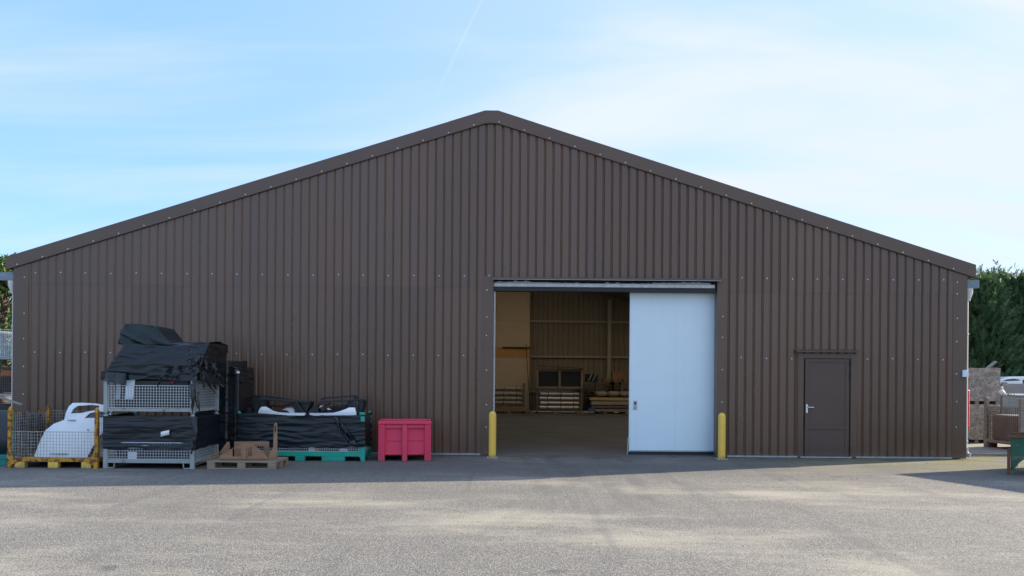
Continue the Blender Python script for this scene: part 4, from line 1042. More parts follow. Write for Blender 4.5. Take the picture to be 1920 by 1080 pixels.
# ---- green stillage with black film and mouldings on top
g2 = G(600, 865)
QX0, QX1, QY = P(444, 800, g2.y).x, P(684, 800, g2.y).x, g2.y
QW = QX1 - QX0; qx = (QX0 + QX1) / 2; hw = QW / 2; QD = 0.74
gs = stillage('stillage', (qx, QY, 0), 'long green stillage wound in black film with car mouldings on top', QW, QD, 0.93, 'green_paint', 'wire_zinc', gate=0.42, base_h=0.10, rail=0.085, foot='none', sides=0.9, pitch=0.045, post=0.075, wr=0.0032)
for u0, u1 in ((455, 480), (553, 571), (603, 646)):
    a = P(u0, 860, QY).x - qx; b_ = P(u1, 860, QY).x - qx
    for y in (0.0, QD - 0.12): MB().box(a, b_, y, y + 0.12, 0.0, 0.098).build('foot', 'green_paint', gs, bevel=0.006)
m = MB(); m.prism([(hw - 0.075, 0.02), (hw - 0.13, 0.19), (hw - 0.10, 0.30), (hw - 0.075, 0.34)], -0.004, 0.03); m.build('gusset', 'green_paint', gs)
film([(-hw, QD), (-hw, 0), (hw - 0.005, 0), (hw - 0.005, QD)], ragged(0.275, 0.035, 1.4, 2.0), lambda s_: 0.945 - 0.05 * max(0, noise.noise((s_ * 0.8, 5, 1))) - 0.03 * math.sin(max(0, s_ - 1.1) / 2.5 * math.pi), nz=34, amp=0.014, sag=0.03, seed=33).build('stretch_film', 'wrap_black', gs)
m = MB()
for k, (pts, w) in enumerate((([(622, 779), (632, 795), (640, 815), (655, 835)], .05), ([(630, 782), (645, 800), (660, 822), (668, 835)], .06), ([(628, 780), (636, 806), (650, 830)], .04), ([(600, 778), (640, 782), (668, 780)], .05), ([(480, 776), (540, 780), (610, 781)], .06), ([(655, 815), (664, 832), (672, 838)], .14), ([(640, 800), (660, 830), (676, 834)], .10))):
    q = [P(u, v, QY - 0.05) for u, v in pts]; strip(m, [(p.x - qx, -0.045 - 0.012 * (k % 3), p.z) for p in q], w, w * 0.8, 3.1 * k, 20)
m.build('torn_strip', 'wrap_torn', gs, kind='stuff')
m = MB(); m.box(-hw + 0.09, hw - 0.09, 0.12, QD - 0.1, 0.20, 0.88); o = m.build('moulding_heap', 'plastic_black', bevel=0.04); o.location = (qx, QY, 0); tag(o, 'black mouldings packed inside the long green stillage', 'moulding')
for u, v, w, hh, mt, lab in ((578, 846, 0.13, 0.13, 'white_sheet', 'white card behind the wire of the green stillage'), (636, 841, 0.18, 0.05, 'white_sheet', 'white scrap behind the wire of the green stillage'), (592, 846, 0.06, 0.05, 'orange_plastic', 'small orange scrap behind the wire of the green stillage')):
    p = P(u, v, QY + 0.06); m = MB(); m.prism([(0, 0), (w, 0), (w * 0.9, hh * 0.8), (w * 0.45, hh), (0.01, hh * 0.9)], 0, 0.01); o = m.build('scrap', mt); o.location = (p.x, QY + 0.06, 0.20 if hh > .1 else 0.205); tag(o, lab, 'scrap')
def zb_(pts): return [(460 + x / 8.35, 730 + y / 8.35) for x, y in pts]
Yb = QY + 0.16
panel_from([zb_([(188, 395), (205, 330), (232, 276), (300, 272), (360, 300), (440, 338), (520, 360), (700, 368), (922, 372), (908, 412), (700, 408), (400, 402), (215, 402)])], Yb, 'bumper', 'white bumper end curving up on the left of the green stillage load', 'car panel', 'car_white', 0.02, thick=0.05, bulge=0.12)
panel_from([zb_([(985, 372), (1200, 372), (1380, 366), (1470, 345), (1560, 312), (1612, 288), (1700, 288), (1722, 350), (1732, 402), (1500, 415), (1250, 432), (985, 404)])], Yb, 'bumper', 'white bumper end curving up on the right of the green stillage load', 'car panel', 'car_white', 0.02, thick=0.05, bulge=0.12)
panel_from([zb_([(540, 325), (640, 290), (740, 285), (760, 330), (770, 370), (700, 365), (650, 330)])], Yb + 0.25, 'bumper_offcut', 'crumpled white offcut between the black mouldings', 'car panel', 'car_white', 0.05, thick=0.02)
panel_from([zb_([(1140, 300), (1160, 258), (1230, 262), (1190, 300)])], Yb + 0.25, 'bumper_offcut', 'small white corner piece among the black mouldings', 'car panel', 'car_white', 0.03, thick=0.02)
panel_from([zb_([(1250, 300), (1290, 292), (1340, 318), (1300, 326)])], Yb + 0.3, 'bumper_offcut', 'slim white sliver among the black mouldings', 'car panel', 'car_white', 0.03, thick=0.02)
def frame_bars(label, bars, plates, Y):
    o0 = P(*zb_([bars[0][0][0]])[0], Y); t = thing('moulding_frame', (o0.x, Y, 0.9), label, 'moulding')
    for pts, w, dy, dep in bars:
        q = [P(u, v, Y + dy) for u, v in zb_(pts)]
        m = MB()
        for a, b_ in zip(q, q[1:]): m.bar((a.x - o0.x, dy, a.z - 0.9), (b_.x - o0.x, dy, b_.z - 0.9), dep, w, (0, 0, 1))
        m.build('bar', 'plastic_black', t, bevel=0.006)
    for pts, dy, th in plates:
        q = [P(u, v, Y + dy) for u, v in zb_(pts)]
        MB().prism([(p.x - o0.x, p.z - 0.9) for p in q], dy, dy + th).build('web_plate', 'plastic_black', t, bevel=0.006)
frame_bars('black open moulding frames heaped on the left half of the green stillage', [
    ([(110, 98), (300, 104), (540, 132), (830, 192)], 0.035, 0.45, 0.10), ([(262, 150), (520, 168), (700, 186), (1030, 196)], 0.045, 0.20, 0.14),
    ([(270, 150), (300, 275)], 0.04, 0.20, 0.10), ([(345, 165), (305, 270)], 0.02, 0.18, 0.05), ([(140, 110), (150, 350)], 0.055, 0.45, 0.08), ([(190, 110), (180, 210)], 0.04, 0.45, 0.08),
    ([(70, 225), (250, 225)], 0.03, 0.5, 0.10), ([(800, 190), (930, 385)], 0.035, 0.15, 0.12), ([(330, 330), (420, 250), (560, 270), (700, 230), (830, 260)], 0.03, 0.5, 0.10), ([(270, 160), (270, 380)], 0.03, 0.4, 0.3), ([(40, 330), (110, 330)], 0.10, 0.3, 0.12)],
    [([(700, 190), (830, 195), (925, 372), (790, 372)], 0.30, 0.25), ([(820, 200), (1030, 200), (950, 380), (920, 380)], 0.22, 0.30), ([(130, 250), (270, 250), (230, 390), (130, 390)], 0.30, 0.25)], Yb)
frame_bars('black open moulding frames heaped on the right half of the green stillage', [
    ([(1190, 160), (1240, 132), (1480, 118), (1690, 104), (1740, 108), (1745, 160)], 0.032, 0.45, 0.10), ([(1135, 235), (1215, 190), (1500, 178), (1680, 172), (1705, 260), (1740, 385)], 0.032, 0.18, 0.12),
    ([(1700, 166), (1860, 168)], 0.035, 0.3, 0.2), ([(1160, 300), (1340, 215)], 0.022, 0.25, 0.05), ([(1640, 175), (1650, 290)], 0.06, 0.30, 0.10), ([(1240, 330), (1400, 270), (1600, 250)], 0.05, 0.5, 0.12)],
    [([(1130, 240), (1145, 372), (955, 372), (1060, 262)], 0.22, 0.25), ([(1770, 180), (1850, 180), (1830, 300), (1790, 400), (1740, 400)], 0.25, 0.4), ([(1360, 300), (1580, 280), (1560, 340), (1340, 370), (1150, 372), (1200, 340)], 0.5, 0.1)], Yb)
p = P(677, 775, QY + 0.05); m = MB(); m.box(-0.045, 0.045, 0, 0.06, 0, 0.05); o = m.build('post_socket', 'green_paint', gs, bevel=0.006); o.location = (hw - 0.06, -0.03, 0.93)
MB().box(hw - 0.078, hw + 0.002, -0.034, -0.02, 0.80, 0.90).build('post_sleeve', 'green_paint', gs, bevel=0.004)

# ---- wooden pallet with plywood jig
def pallet(loc, label, W=1.2, Dp=0.8, matn='pallet_wood', group=None, rz=0, name='pallet', Hh=0.144):
    t = thing(name, loc, label, 'pallet', group, rz)
    k = Hh / 0.144
    for x in (-W / 2 + 0.072, 0, W / 2 - 0.072):
        for y in (0.05, Dp / 2, Dp - 0.05):
            MB().box(x - 0.07, x + 0.07, y - 0.05, y + 0.05, 0.023 * k, 0.100 * k).build('block', matn, t, bevel=0.003)
    for y in (0.05, Dp / 2, Dp - 0.05): MB().box(-W / 2, W / 2, y - 0.05, y + 0.05, 0, 0.022 * k).build('bottom_board', matn, t, bevel=0.002)
    for x in (-W / 2 + 0.072, 0, W / 2 - 0.072): MB().box(x - 0.07, x + 0.07, 0.0, Dp, 0.101 * k, 0.121 * k).build('stringer', matn, t, bevel=0.002)
    for y, w in ((0.072, 0.072), (0.235, 0.05), (Dp / 2, 0.072), (Dp - 0.235, 0.05), (Dp - 0.072, 0.072)): MB().box(-W / 2, W / 2, y - w, y + w, 0.122 * k, Hh).build('top_board', matn, t, bevel=0.002)
    return t
g3 = G(452, 880)
PX0, PY0 = g3.x, g3.y
pallet((PX0, PY0, 0), 'weathered wooden pallet carrying the brown jig', 1.24, 0.8)
def zc_(pts): return [(380 + x / 4.91, 680 + y / 4.91) for x, y in pts]
jy = PY0 + 0.16
jg = thing('plywood_jig', (PX0, jy, 0.144), 'brown triangular plywood jig with square holes and one tall upright', 'jig')
def jl(pts, Y): return [(P(u, v, Y).x - PX0, max(0.0, P(u, v, Y).z - 0.144)) for u, v in zc_(pts)]
plate([jl([(148, 886), (165, 850), (300, 775), (385, 738), (435, 738), (520, 795), (600, 868), (602, 886)], jy), jl([(275, 862), (275, 790), (352, 784), (352, 862)], jy), jl([(420, 862), (420, 784), (456, 778), (456, 862)], jy)], 0.02, lambda x, z: 0.0, 1).build('front_plate', 'plywood', jg)
MB().prism(jl([(368, 884), (368, 780), (405, 780), (405, 884)], jy), -0.035, -0.012).build('centre_batten', 'plywood', jg, bevel=0.002)
plate([jl([(290, 886), (293, 725), (612, 725), (612, 886)], jy + 0.42), jl([(500, 830), (500, 770), (570, 770), (570, 830)], jy + 0.42)], 0.02, lambda x, z: 0.42, 1).build('rear_plate', 'plywood', jg)
MB().prism(jl([(594, 886), (648, 780), (655, 572), (674, 548), (684, 570), (687, 886)], jy + 0.02), 0.02, 0.045).build('upright', 'plywood', jg, bevel=0.002)
MB().prism(jl([(663, 640), (663, 585), (672, 575), (675, 640)], jy + 0.02), 0.012, 0.0195).build('upright_slot', 'black_rubber', jg)
MB().prism(jl([(150, 835), (222, 730), (246, 728), (248, 840)], jy + 0.3), 0.30, 0.322).build('side_gusset', 'plywood', jg, bevel=0.002)
a = jl([(160, 884)], jy)[0]
MB().box(a[0] - 0.01, a[0] + 0.80, 0.012, 0.42, -0.0005, 0.018).build('base_board', 'plywood', jg)
MB().bar((a[0] + 0.45, 0.02, 0.30), (a[0] + 0.75, 0.40, 0.05), 0.10, 0.02).build('brace', 'plywood', jg)
# planks leaning at the foot of the grey stillage
for k in range(2):
    q0 = P(368, 872 - 4 * k, PY0 + 0.35 + 0.1 * k); q1 = P(412, 853 - 3 * k, PY0 + 0.95 + 0.1 * k)
    zc = (0.06, 0.17)
    m = MB(); m.bar((0, 0, 0), (q1.x - q0.x, 0.62, 0.10), 0.09, 0.022); o = m.build('plank', 'plank', bevel=0.002); o.location = (q0.x, PY0 + 0.25 + 0.12 * k, 0.05 + 0.05 * k); tag(o, '%s of the short pale planks propped between grey stillage and pallet' % ('lower', 'upper')[k], 'plank', 'planks beside the wooden pallet')

# ------------------------------------------------------------------ right-hand side
# red guard on the side wall
p0 = P(1816.5, 730, 0.35); p1 = P(1816.5, 803, 0.35)
m = MB(); m.box(XR + 0.03, XR + 0.235, 0.21, 0.30, p1.z, p0.z); o = m.build('wall_guard', 'red_guard', wh, bevel=0.03)
# OSB boxes
gz = G(1840, 833)
bx1 = P(1875, 800, gz.y).x; bx0 = bx1 - 1.22
def osb_box(z0, z1, lab, w0=0.0):
    t = thing('osb_crate', ((bx0 + bx1) / 2 + w0, gz.y, z0), lab, 'crate', 'strand board crates stacked beside the warehouse')
    hh = z1 - z0; w = 0.61
    for x in (-w, w - 0.10, -0.05): MB().box(x, x + 0.10, 0.02, 1.0, 0.0, 0.085).build('skid', 'timber_grey', t)
    MB().box(-w, w, 0.0, 0.018, 0.086, hh).build('front_board', 'osb', t)
    MB().box(-w, w, 1.002, 1.02, 0.086, hh).build('rear_board', 'osb', t)
    for x in (-w, w - 0.018): MB().box(x, x + 0.018, 0.019, 1.001, 0.086, hh).build('side_board', 'osb', t)
    MB().box(-w + 0.02, w - 0.02, 0.02, 1.0, 0.087, 0.105).build('floor_board', 'osb', t)
zA = P(1840, 758, gz.y).z; zB = P(1840, 690, gz.y).z
osb_box(0.035, zA, 'lower strand board crate, darker and damp, under another crate')
osb_box(zA + 0.001, zB, 'upper strand board crate stacked on the damp one')
a = P(1848, 693, gz.y + 0.3); b_ = P(1867, 678, gz.y + 0.3)
m = MB(); m.bar((0, 0, 0), tuple((b_ - a) * 1.0), 0.10, 0.05); o = m.build('timber_offcut', 'timber_grey', bevel=0.004); o.location = a; tag(o, 'grey timber offcut sticking out of the upper strand board crate', 'timber')
a = P(1866, 690, gz.y + 0.5); m = MB(); m.bar((-0.3, 0, -0.02), (0.06, 0, 0.0), 0.08, 0.04); o = m.build('timber_offcut', 'rust', bevel=0.004); o.location = a; tag(o, 'brown timber offcut lying in the upper strand board crate', 'timber')
# old wire cage with pipes
c0 = Vector((12.05, 1.75, 0.0))
oc = stillage('stillage', (12.95, 1.72, 0.036), 'old rusty wire mesh stillage with steel pipes laid across its top', 1.70, 1.25, 1.22, 'timber_grey', 'wire_old', gate=0.85, base_h=0.12, rail=0.07, post=0.085, sides=0.80, pitch=0.062, wr=0.0035, footmat='rust', rz=math.radians(6))
oc_load = MB().box(-0.72, 0.74, 0.12, 1.12, 0.235, 0.86); o = oc_load.build('timber_load', 'concrete_wall', bevel=0.02); o.location = (12.95, 1.72, 0.0); o.rotation_euler = (0, 0, math.radians(6)); tag(o, 'grey brown load filling the old rusty wire stillage', 'goods')
for k in range(6):
    m = MB(); y = 1.74 + 0.17 * k; m.tube([(12.0 + 0.04 * k, y, 0), (14.6, y + 0.27, 0)], 0.032 if k % 2 else 0.04, 10); o = m.build('steel_pipe', 'galv'); o.location = (0, 0, 1.35 + 0.004 * (k % 3)); tag(o, 'galvanised steel pipe laid across the old rusty wire stillage', 'pipe', 'pipes on the old wire stillage')
m = MB(); m.box(0, 0.62, 0, 0.20, 0, 0.04); o = m.build('steel_channel', 'rust', bevel=0.004); o.location = (12.40, 1.76, 1.392); o.rotation_euler = (0, 0, 0.1); tag(o, 'short rusty steel channel on the steel pipes', 'steel channel')
m = MB(); m.box(0, 0.7, 0, 0.11, 0, 0.15); o = m.build('block_timber', 'plywood', bevel=0.004); o.location = (12.42, 1.95, 0.90); o.rotation_euler = (0, 0, 0.1); tag(o, 'orange brown timber block inside the old wire stillage', 'timber')
q = P(1878, 742, 2.2)
m = MB(); m.lathe([(0.001, 0), (0.075, 0.0), (0.08, 0.03), (0.05, 0.075), (0.02, 0.11), (0.03, 0.14), (0.03, 0.17), (0.001, 0.18)], (0, 0, 0), 12); o = m.build('bag', 'white_sheet'); o.location = (q.x, 2.2, 1.392); tag(o, 'small white bag on top of the steel pipes', 'bag')
# retaining wall of concrete planks with post
wy = 8.0
zt = P(1900, 719, wy).z
rw = thing('retaining_wall', (14.5, wy, 0), 'low grey concrete panel wall with a dark post, behind the old stillage', 'wall')
for i in range(3):
    for k in range(4): MB().box(-5.0 + 3.0 * k, -2.004 + 3.0 * k, 0.004 * (i % 2), 0.12, zt * i / 3 + 0.003, zt * (i + 1) / 3 - 0.003).build('panel', 'concrete_wall', rw, bevel=0.006)
for k in range(5):
    xk = P(1884.5, 730, wy - 0.1).x - 14.5 + 3.0 * (k - 2)
    MB().box(xk - 0.075, xk + 0.075, -0.10, -0.001, 0, zt + 0.04).build('post', 'timber_grey', rw, bevel=0.006)
# car parked on the verge
cy_ = 10.2; zc_car = 0.48
cu0 = P(1873, 712, cy_); sc_car = 1.0
car = thing('parked_car', (cu0.x, cy_, zc_car), 'white car parked behind the concrete panel wall', 'car')
hr = P(1905, 705.5, cy_).z - zc_car      # roof height above its ground
prof = [(0.02, 0.35), (-0.02, 0.75), (0.02, hr - 0.24), (0.10, hr - 0.12), (0.30, hr - 0.045), (0.6, hr - 0.012), (1.0, hr), (1.6, hr - 0.02), (2.2, hr - 0.10), (2.9, 1.02), (3.8, 0.86), (4.1, 0.65), (4.1, 0.30), (3.5, 0.22), (0.5, 0.22)]
MB().prism(prof, 0.0, 1.72).build('body', 'car_white', car, bevel=0.05)
MB().prism([(0.10, hr - 0.175), (0.28, hr - 0.105), (0.52, hr - 0.085), (0.72, hr - 0.115), (0.72, hr - 0.15), (0.4, hr - 0.165)], -0.006, 0.02).build('quarter_window', 'glass_dark', car)
MB().prism([(0.82, hr - 0.12), (1.5, hr - 0.11), (2.15, hr - 0.19), (2.6, hr - 0.50), (0.85, hr - 0.50)], -0.006, 0.02).build('side_window', 'glass_dark', car)
for x in (0.85, 3.3):
    for y in (-0.02, 1.54):
        w_ = MB(); w_.tube([(x, y, 0.31), (x, y + 0.2, 0.31)], 0.31, 24); w_ = w_.build('wheel', 'black_rubber', car); MB().tube([(x, y - 0.004, 0.31), (x, y + 0.01, 0.31)], 0.19, 20).build('rim', 'galv', w_)
# green tipping skip, cut by the frame edge
gk = G(1888, 890)
sk = thing('tipping_skip', (gk.x, gk.y, 0), 'green and rust worn tipping skip with curved underside', 'skip', rz=math.radians(-36))
skM = Matrix.Translation((gk.x, gk.y, 0)) @ Matrix.Rotation(math.radians(-36), 4, 'Z')
def sl(pts, Y): return [(P(u, v, Y).x - gk.x, P(u, v, Y).z) for u, v in pts]
arch = [(0.10, 0.015)] + [(0.10 + 0.62 * (1 - math.cos(a)), 0.015 + 0.42 * math.sin(a)) for a in [math.pi / 2 * k / 8 for k in range(1, 9)]]
side = arch + [(1.75, 0.43), (1.75, 0.72), (0.05, 0.665), (0.07, 0.50), (0.05, 0.42)]
for y in (0.02, 1.10): MB().prism(side, y, y + 0.012).build('side_plate', 'skip_green', sk, bevel=0.002)
MB().box(0.0, 0.05, 0.0, 0.09, 0.0, 0.44).build('end_channel', 'rust', sk, bevel=0.004)
MB().box(0.0, 0.05, 1.05, 1.14, 0.0, 0.44).build('end_channel', 'rust', sk, bevel=0.004)
MB().box(0.0, 0.055, -0.004, 0.10, 0.441, 0.475).build('stop_plate', 'rust', sk, bevel=0.003)
MB().box(0.02, 1.80, -0.01, 0.045, 0.668, 0.715, Matrix.Rotation(-0.02, 4, 'Y')).build('rim', 'rust', sk, bevel=0.004)
MB().box(0.02, 1.80, 1.09, 1.145, 0.668, 0.715, Matrix.Rotation(-0.02, 4, 'Y')).build('rim', 'rust', sk, bevel=0.004)
MB().prism([(0.05, 0.42), (0.06, 0.42), (0.06, 0.66), (0.05, 0.66)], 0.035, 1.095).build('end_plate', 'skip_green', sk)
MB().box(0.08, 1.7, 0.034, 1.098, 0.44, 0.452).build('floor_plate', 'rust', sk)
for k in range(3):
    m = MB(); rr = random.Random(k + 60); L_ = rr.uniform(0.5, 1.2); m.bar((0, 0, 0), (L_, rr.uniform(-.3, .3), rr.uniform(-.05, .10)), rr.uniform(0.03, 0.09), 0.02); o = m.build('scrap_bar', rr.choice(['rust', 'galv', 'rust', 'timber_grey'])); o.location = skM @ Vector((0.13 + rr.uniform(0, .4), rr.uniform(0.25, 0.9), 0.475 + 0.06 * k)); o.rotation_euler = (0, 0, math.radians(-36)); tag(o, '%s scrap bar lying in the green tipping skip' % ('lowest', 'middle', 'topmost')[k], 'scrap', 'scrap bars in the green skip')
# assumed container, added just out of frame to throw the shade on the right
ct = thing('assumed_container', (14.3, -4.57, 0), 'assumed unseen container added to cast shade beside the green skip', 'container', rz=math.radians(20.4))
cw, cl_, chh = 2.2, 4.4, 2.45
pr = []; y = 0.0
def corr(x, y0, y1, sg):
    vs = []; fs = []; k = 0; pts = []; y = y0
    while y < y1 - 1e-6:
        pts += [(y, 0), (min(y + 0.07, y1), 0), (min(y + 0.10, y1), 1), (min(y + 0.17, y1), 1)]; y += 0.20
    pts.append((y1, 0))
    for yy, d in pts: vs += [(x - sg * 0.03 * d, yy, 0.16), (x - sg * 0.03 * d, yy, chh - 0.12)]
    for i in range(len(pts) - 1): fs.append((2 * i, 2 * i + 2, 2 * i + 3, 2 * i + 1))
    return MB().add(vs, fs)
corr(0.02, 0.1, cl_ - 0.1, -1).build('side_panel', 'container_blue', ct); corr(cw - 0.02, 0.1, cl_ - 0.1, 1).build('side_panel', 'container_blue', ct)
for y in (0.03, cl_ - 0.05): MB().box(0.1, cw - 0.1, y, y + 0.02, 0.16, chh - 0.12).build('end_panel', 'container_blue', ct)
MB().box(0.0, cw, 0.0, cl_, chh - 0.12, chh).build('roof', 'container_blue', ct, bevel=0.01); MB().box(0.0, cw, 0.0, cl_, 0.0, 0.158).build('base_frame', 'container_blue', ct, bevel=0.01)
for x in (0.0, cw - 0.1):
    for y in (0.0, cl_ - 0.1): MB().box(x, x + 0.1, y, y + 0.1, 0.159, chh - 0.121).build('corner_post', 'container_blue', ct, bevel=0.006)

# ------------------------------------------------------------------ trees
def spray(m, p, d, L_, w, rr):
    "feathery flat spray: a tapering axis of small leaf blades"
    d = d.normalized(); side = d.cross(Vector((rr.uniform(-1, 1), rr.uniform(-1, 1), rr.uniform(-1, 1)))).normalized()
    n = 4
    for k in range(n):
        t0 = k / n; q = p + d * (L_ * t0)
        for sg in (-1, 1):
            tip = q + (d * 0.75 + side * sg * 0.75).normalized() * (L_ * 0.42 * (1 - 0.5 * t0))
            wv = d * (w * 0.5); b = len(m.v)
            m.v += [q - wv, q + wv, tip]; m.f.append((b, b + 1, b + 2)); m.sm.append(False)
    b = len(m.v); q = p + d * (L_ * 0.6); m.v += [q - side * w * 0.5, q + side * w * 0.5, p + d * L_ * 1.15]; m.f.append((b, b + 1, b + 2)); m.sm.append(False)
def conifer(x, y, hh, rad, label, seed, z0=0.0, n=2600):
    rr = random.Random(seed)
    t = thing('conifer_tree', (x, y, z0), label, 'tree', 'conifer hedge beside the warehouse')
    MB().tube([(0, 0, 0), (0.03, 0, hh * 0.5), (0, 0.02, hh * 0.97)], 0.1, 8, rs=[0.16, 0.09, 0.015]).build('trunk', 'bark', t)
    m = MB()
    lead = [(rr.uniform(-.5, .5) * rad, rr.uniform(-.5, .5) * rad, hh * rr.uniform(0.86, 1.0)) for _ in range(4)] + [(0, 0, hh)]
    for i in range(n):
        zf = rr.random() ** 0.85; a = rr.uniform(0, 2 * math.pi)
        lump = 1 + 0.28 * noise.noise((math.cos(a) * 1.7 + seed, math.sin(a) * 1.7, zf * 5)) + 0.12 * noise.noise((math.cos(a) * 5 + seed, math.sin(a) * 5, zf * 14))
        rz_ = rad * (1 - zf ** 3.2 * 0.92) * lump
        rho = rz_ * (rr.uniform(0.55, 1.0) ** 0.5)
        p = Vector((math.cos(a) * rho, math.sin(a) * rho, 0.15 + zf * hh * 0.93))
        d = Vector((math.cos(a), math.sin(a), rr.uniform(0.35, 1.5))) + Vector((rr.uniform(-.5, .5), rr.uniform(-.5, .5), 0))
        L_ = rr.uniform(0.28, 0.60); spray(m, p, d, L_, 0.075, rr)
    for lx, ly, lz in lead:           # thin leaders at the top
        for k in range(26):
            tt = k / 26; p = Vector((lx * (0.5 + 0.5 * tt), ly * (0.5 + 0.5 * tt), lz * 0.80 + tt * lz * 0.28))
            spray(m, p, Vector((rr.uniform(-1, 1), rr.uniform(-1, 1), 0.9)), 0.42 * (1 - 0.75 * tt) + 0.10, 0.045, rr)
    m.build('crown', 'conifer_leaf', t, normals=False)
cz = P(1860, 510, 14)
for i, (u, top, yy, rad, lab) in enumerate(((1838, 522, 13.4, 1.45, 'dark green conifer growing nearest the corner of the warehouse'), (1868, 512, 14.4, 1.5, 'dark green conifer with wispy twin leaders behind the strand board crates'), (1902, 518, 13.7, 1.5, 'dark green conifer growing behind the white parked car'), (1936, 530, 14.3, 1.6, 'dark green conifer standing next to the one behind the parked car'), (1812, 545, 15.5, 1.6, 'dark green conifer half hidden behind the warehouse corner'), (2000, 522, 13.8, 1.6, 'dark green conifer further along the hedge beyond the parked car'), (2065, 528, 14.2, 1.6, 'dark green conifer at the far end of the hedge'))):
    p = P(u, top, yy); conifer(p.x, yy, p.z - 0.45, rad, lab, 11 + i, 0.45)
def broad(x, y, hh, rad, label, seed, n=5200):
    rr = random.Random(seed); t = thing('broadleaf_tree', (x, y, 0), label, 'tree')
    m = MB(); m.tube([(0, 0, 0), (0.05, 0, hh * 0.3), (0, 0.1, hh * 0.55), (0.1, 0, hh * 0.9)], 0.1, 8, rs=[0.2, 0.15, 0.1, 0.03])
    cl = []
    for k in range(46):
        a = rr.uniform(0, 6.283); zf = rr.uniform(0.18, 0.97); r_ = rad * math.sin(math.pi * min(0.97, zf * 0.85 + 0.12)) * rr.uniform(0.35, 1.0)
        c = Vector((math.cos(a) * r_, math.sin(a) * r_, zf * hh)); cl.append((c, rr.uniform(0.45, 0.85)))
        m.tube([(0, 0, zf * hh * 0.75), tuple(c * 0.5 + Vector((0, 0, zf * hh * 0.42))), tuple(c)], 0.02, 5, rs=[0.045, 0.025, 0.01])
    m.build('trunk', 'bark', t)
    m = MB()
    for i in range(n):
        c, s_ = cl[i % len(cl)]; d = Vector((rr.gauss(0, 1), rr.gauss(0, 1), rr.gauss(0, 0.8))).normalized() * s_ * rr.uniform(0.4, 1.0) ** 0.5
        p = c + d; ax = Vector((rr.gauss(0, 1), rr.gauss(0, 1), rr.gauss(0, 1))).normalized(); bx = ax.cross(Vector((rr.gauss(0, 1), rr.gauss(0, 1), rr.gauss(0, 1)))).normalized()
        w = rr.uniform(0.07, 0.14); b = len(m.v); m.v += [p - ax * w, p + bx * w * 0.5, p + ax * w, p - bx * w * 0.5]; m.f.append((b, b + 1, b + 2, b + 3)); m.sm.append(False)
    m.build('crown', 'broad_leaf', t, normals=False)
p = P(6, 487, 16.0); broad(p.x, 16.0, p.z, 2.3, 'yellow green leafy tree growing past the left end of the warehouse', 5)
p = P(-40, 500, 18.0); broad(p.x, 18.0, p.z, 2.6, 'second leafy tree further along past the left end of the warehouse', 6)

# ------------------------------------------------------------------ inside the warehouse
iy = 19.4
def roll(x0, x1, y, z, r, matn, label, group, nstrap=3):
    t = thing('foil_roll', ((x0 + x1) / 2, y, z), label, 'roll', group); L_ = x1 - x0
    m = MB(); n = 14; m.tube([(-L_ / 2 + L_ * k / n, 0, r + 0.006 * math.sin(k * 2.1)) for k in range(n + 1)], r, 10, rs=[r * (1 + 0.05 * math.sin(k * 1.7)) for k in range(n + 1)]); m.build('wrapping', matn, t)
    for k in range(nstrap):
        x = -L_ / 2 + L_ * (k + 0.6) / nstrap; MB().tube([(x - 0.014, 0, r), (x + 0.014, 0, r)], r * 1.09, 10).build('strap', 'black_rubber', t)
def ix(u, Y=iy): return P(u, 740, Y).x
def iz(v, Y=iy, u=1050): return P(u, v, Y).z
def rack(x0, x1, y, zs, r, label, rl, group, matn, matr='pallet_old', post=True):
    "timber bearer frame with rolls on battens"
    t = thing('timber_rack', ((x0 + x1) / 2, y, 0.012), label, 'rack'); w = (x1 - x0) / 2
    for x in (-w, w - 0.10):
        for yy in (-0.45, 0.35): MB().box(x, x + 0.09, yy, yy + 0.09, 0.0, zs[-1] + 0.32).build('post', matr, t)
    for z in zs: 
        for yy in (-0.30, 0.25): MB().box(-w + 0.09, w - 0.1, yy, yy + 0.05, z - 0.06, z - 0.012).build('bearer', matr, t)
    for i, z in enumerate(zs):
        roll(x0 + 0.16 + 0.04 * (i % 2), x1 - 0.16, y - 0.26, z, r, matn, ('lowest', 'second lowest', 'second highest', 'topmost')[i] + ' ' + rl, group)
# central stack
pallet((ix(1040), iy - 0.55, 0.012), 'long pallet under the central rack of foil rolls', 2.3, 1.1, 'pallet_wood')
pallet((ix(1131), iy - 0.55, 0.012), 'long pallet under the flat packs beside the central rack', 2.2, 1.1, 'pallet_wood')
zs = [iz(761) + 0.0, iz(752.5), iz(744.5), iz(735)]
rack(ix(1005), ix(1091), iy, [0.235, 0.44, 0.65, 0.86], 0.075, 'timber rack of foil rolls standing under the framed black panels', 'foil wrapped roll lying in the central timber rack', 'foil rolls in the central rack', 'foil')
cf = thing('panel_crate', (ix(1048), iy - 0.5, 1.192), 'timber crate framing two black panels on top of the central rack', 'crate'); w = (ix(1091) - ix(1005)) / 2
ch_ = iz(690) - 1.192
for x in (-w, -0.045, w - 0.09): MB().box(x, x + 0.09, 0.0, 0.06, 0.0, ch_ - 0.10).build('post', 'pallet_wood', cf)
for z in (0.0, ch_ - 0.16): MB().box(-w, w, 0.065, 0.12, z, z + 0.09).build('rail', 'pallet_wood', cf)
for a, b_ in ((-w + 0.09, -0.05), (0.05, w - 0.09)): MB().box(a, b_, 0.13, 0.16, 0.08, ch_ - 0.17).build('panel', 'navy_panel', cf)
for x in (-w, -0.045, w - 0.09): MB().box(x, x + 0.11, -0.01, 0.9, ch_ - 0.098, ch_ - 0.03).build('top_block', 'pallet_wood', cf)
MB().bar((-w + 0.05, 0.3, ch_ + 0.10), (w, 0.3, ch_ - 0.01), 0.9, 0.03).build('lid', 'pallet_old', cf)
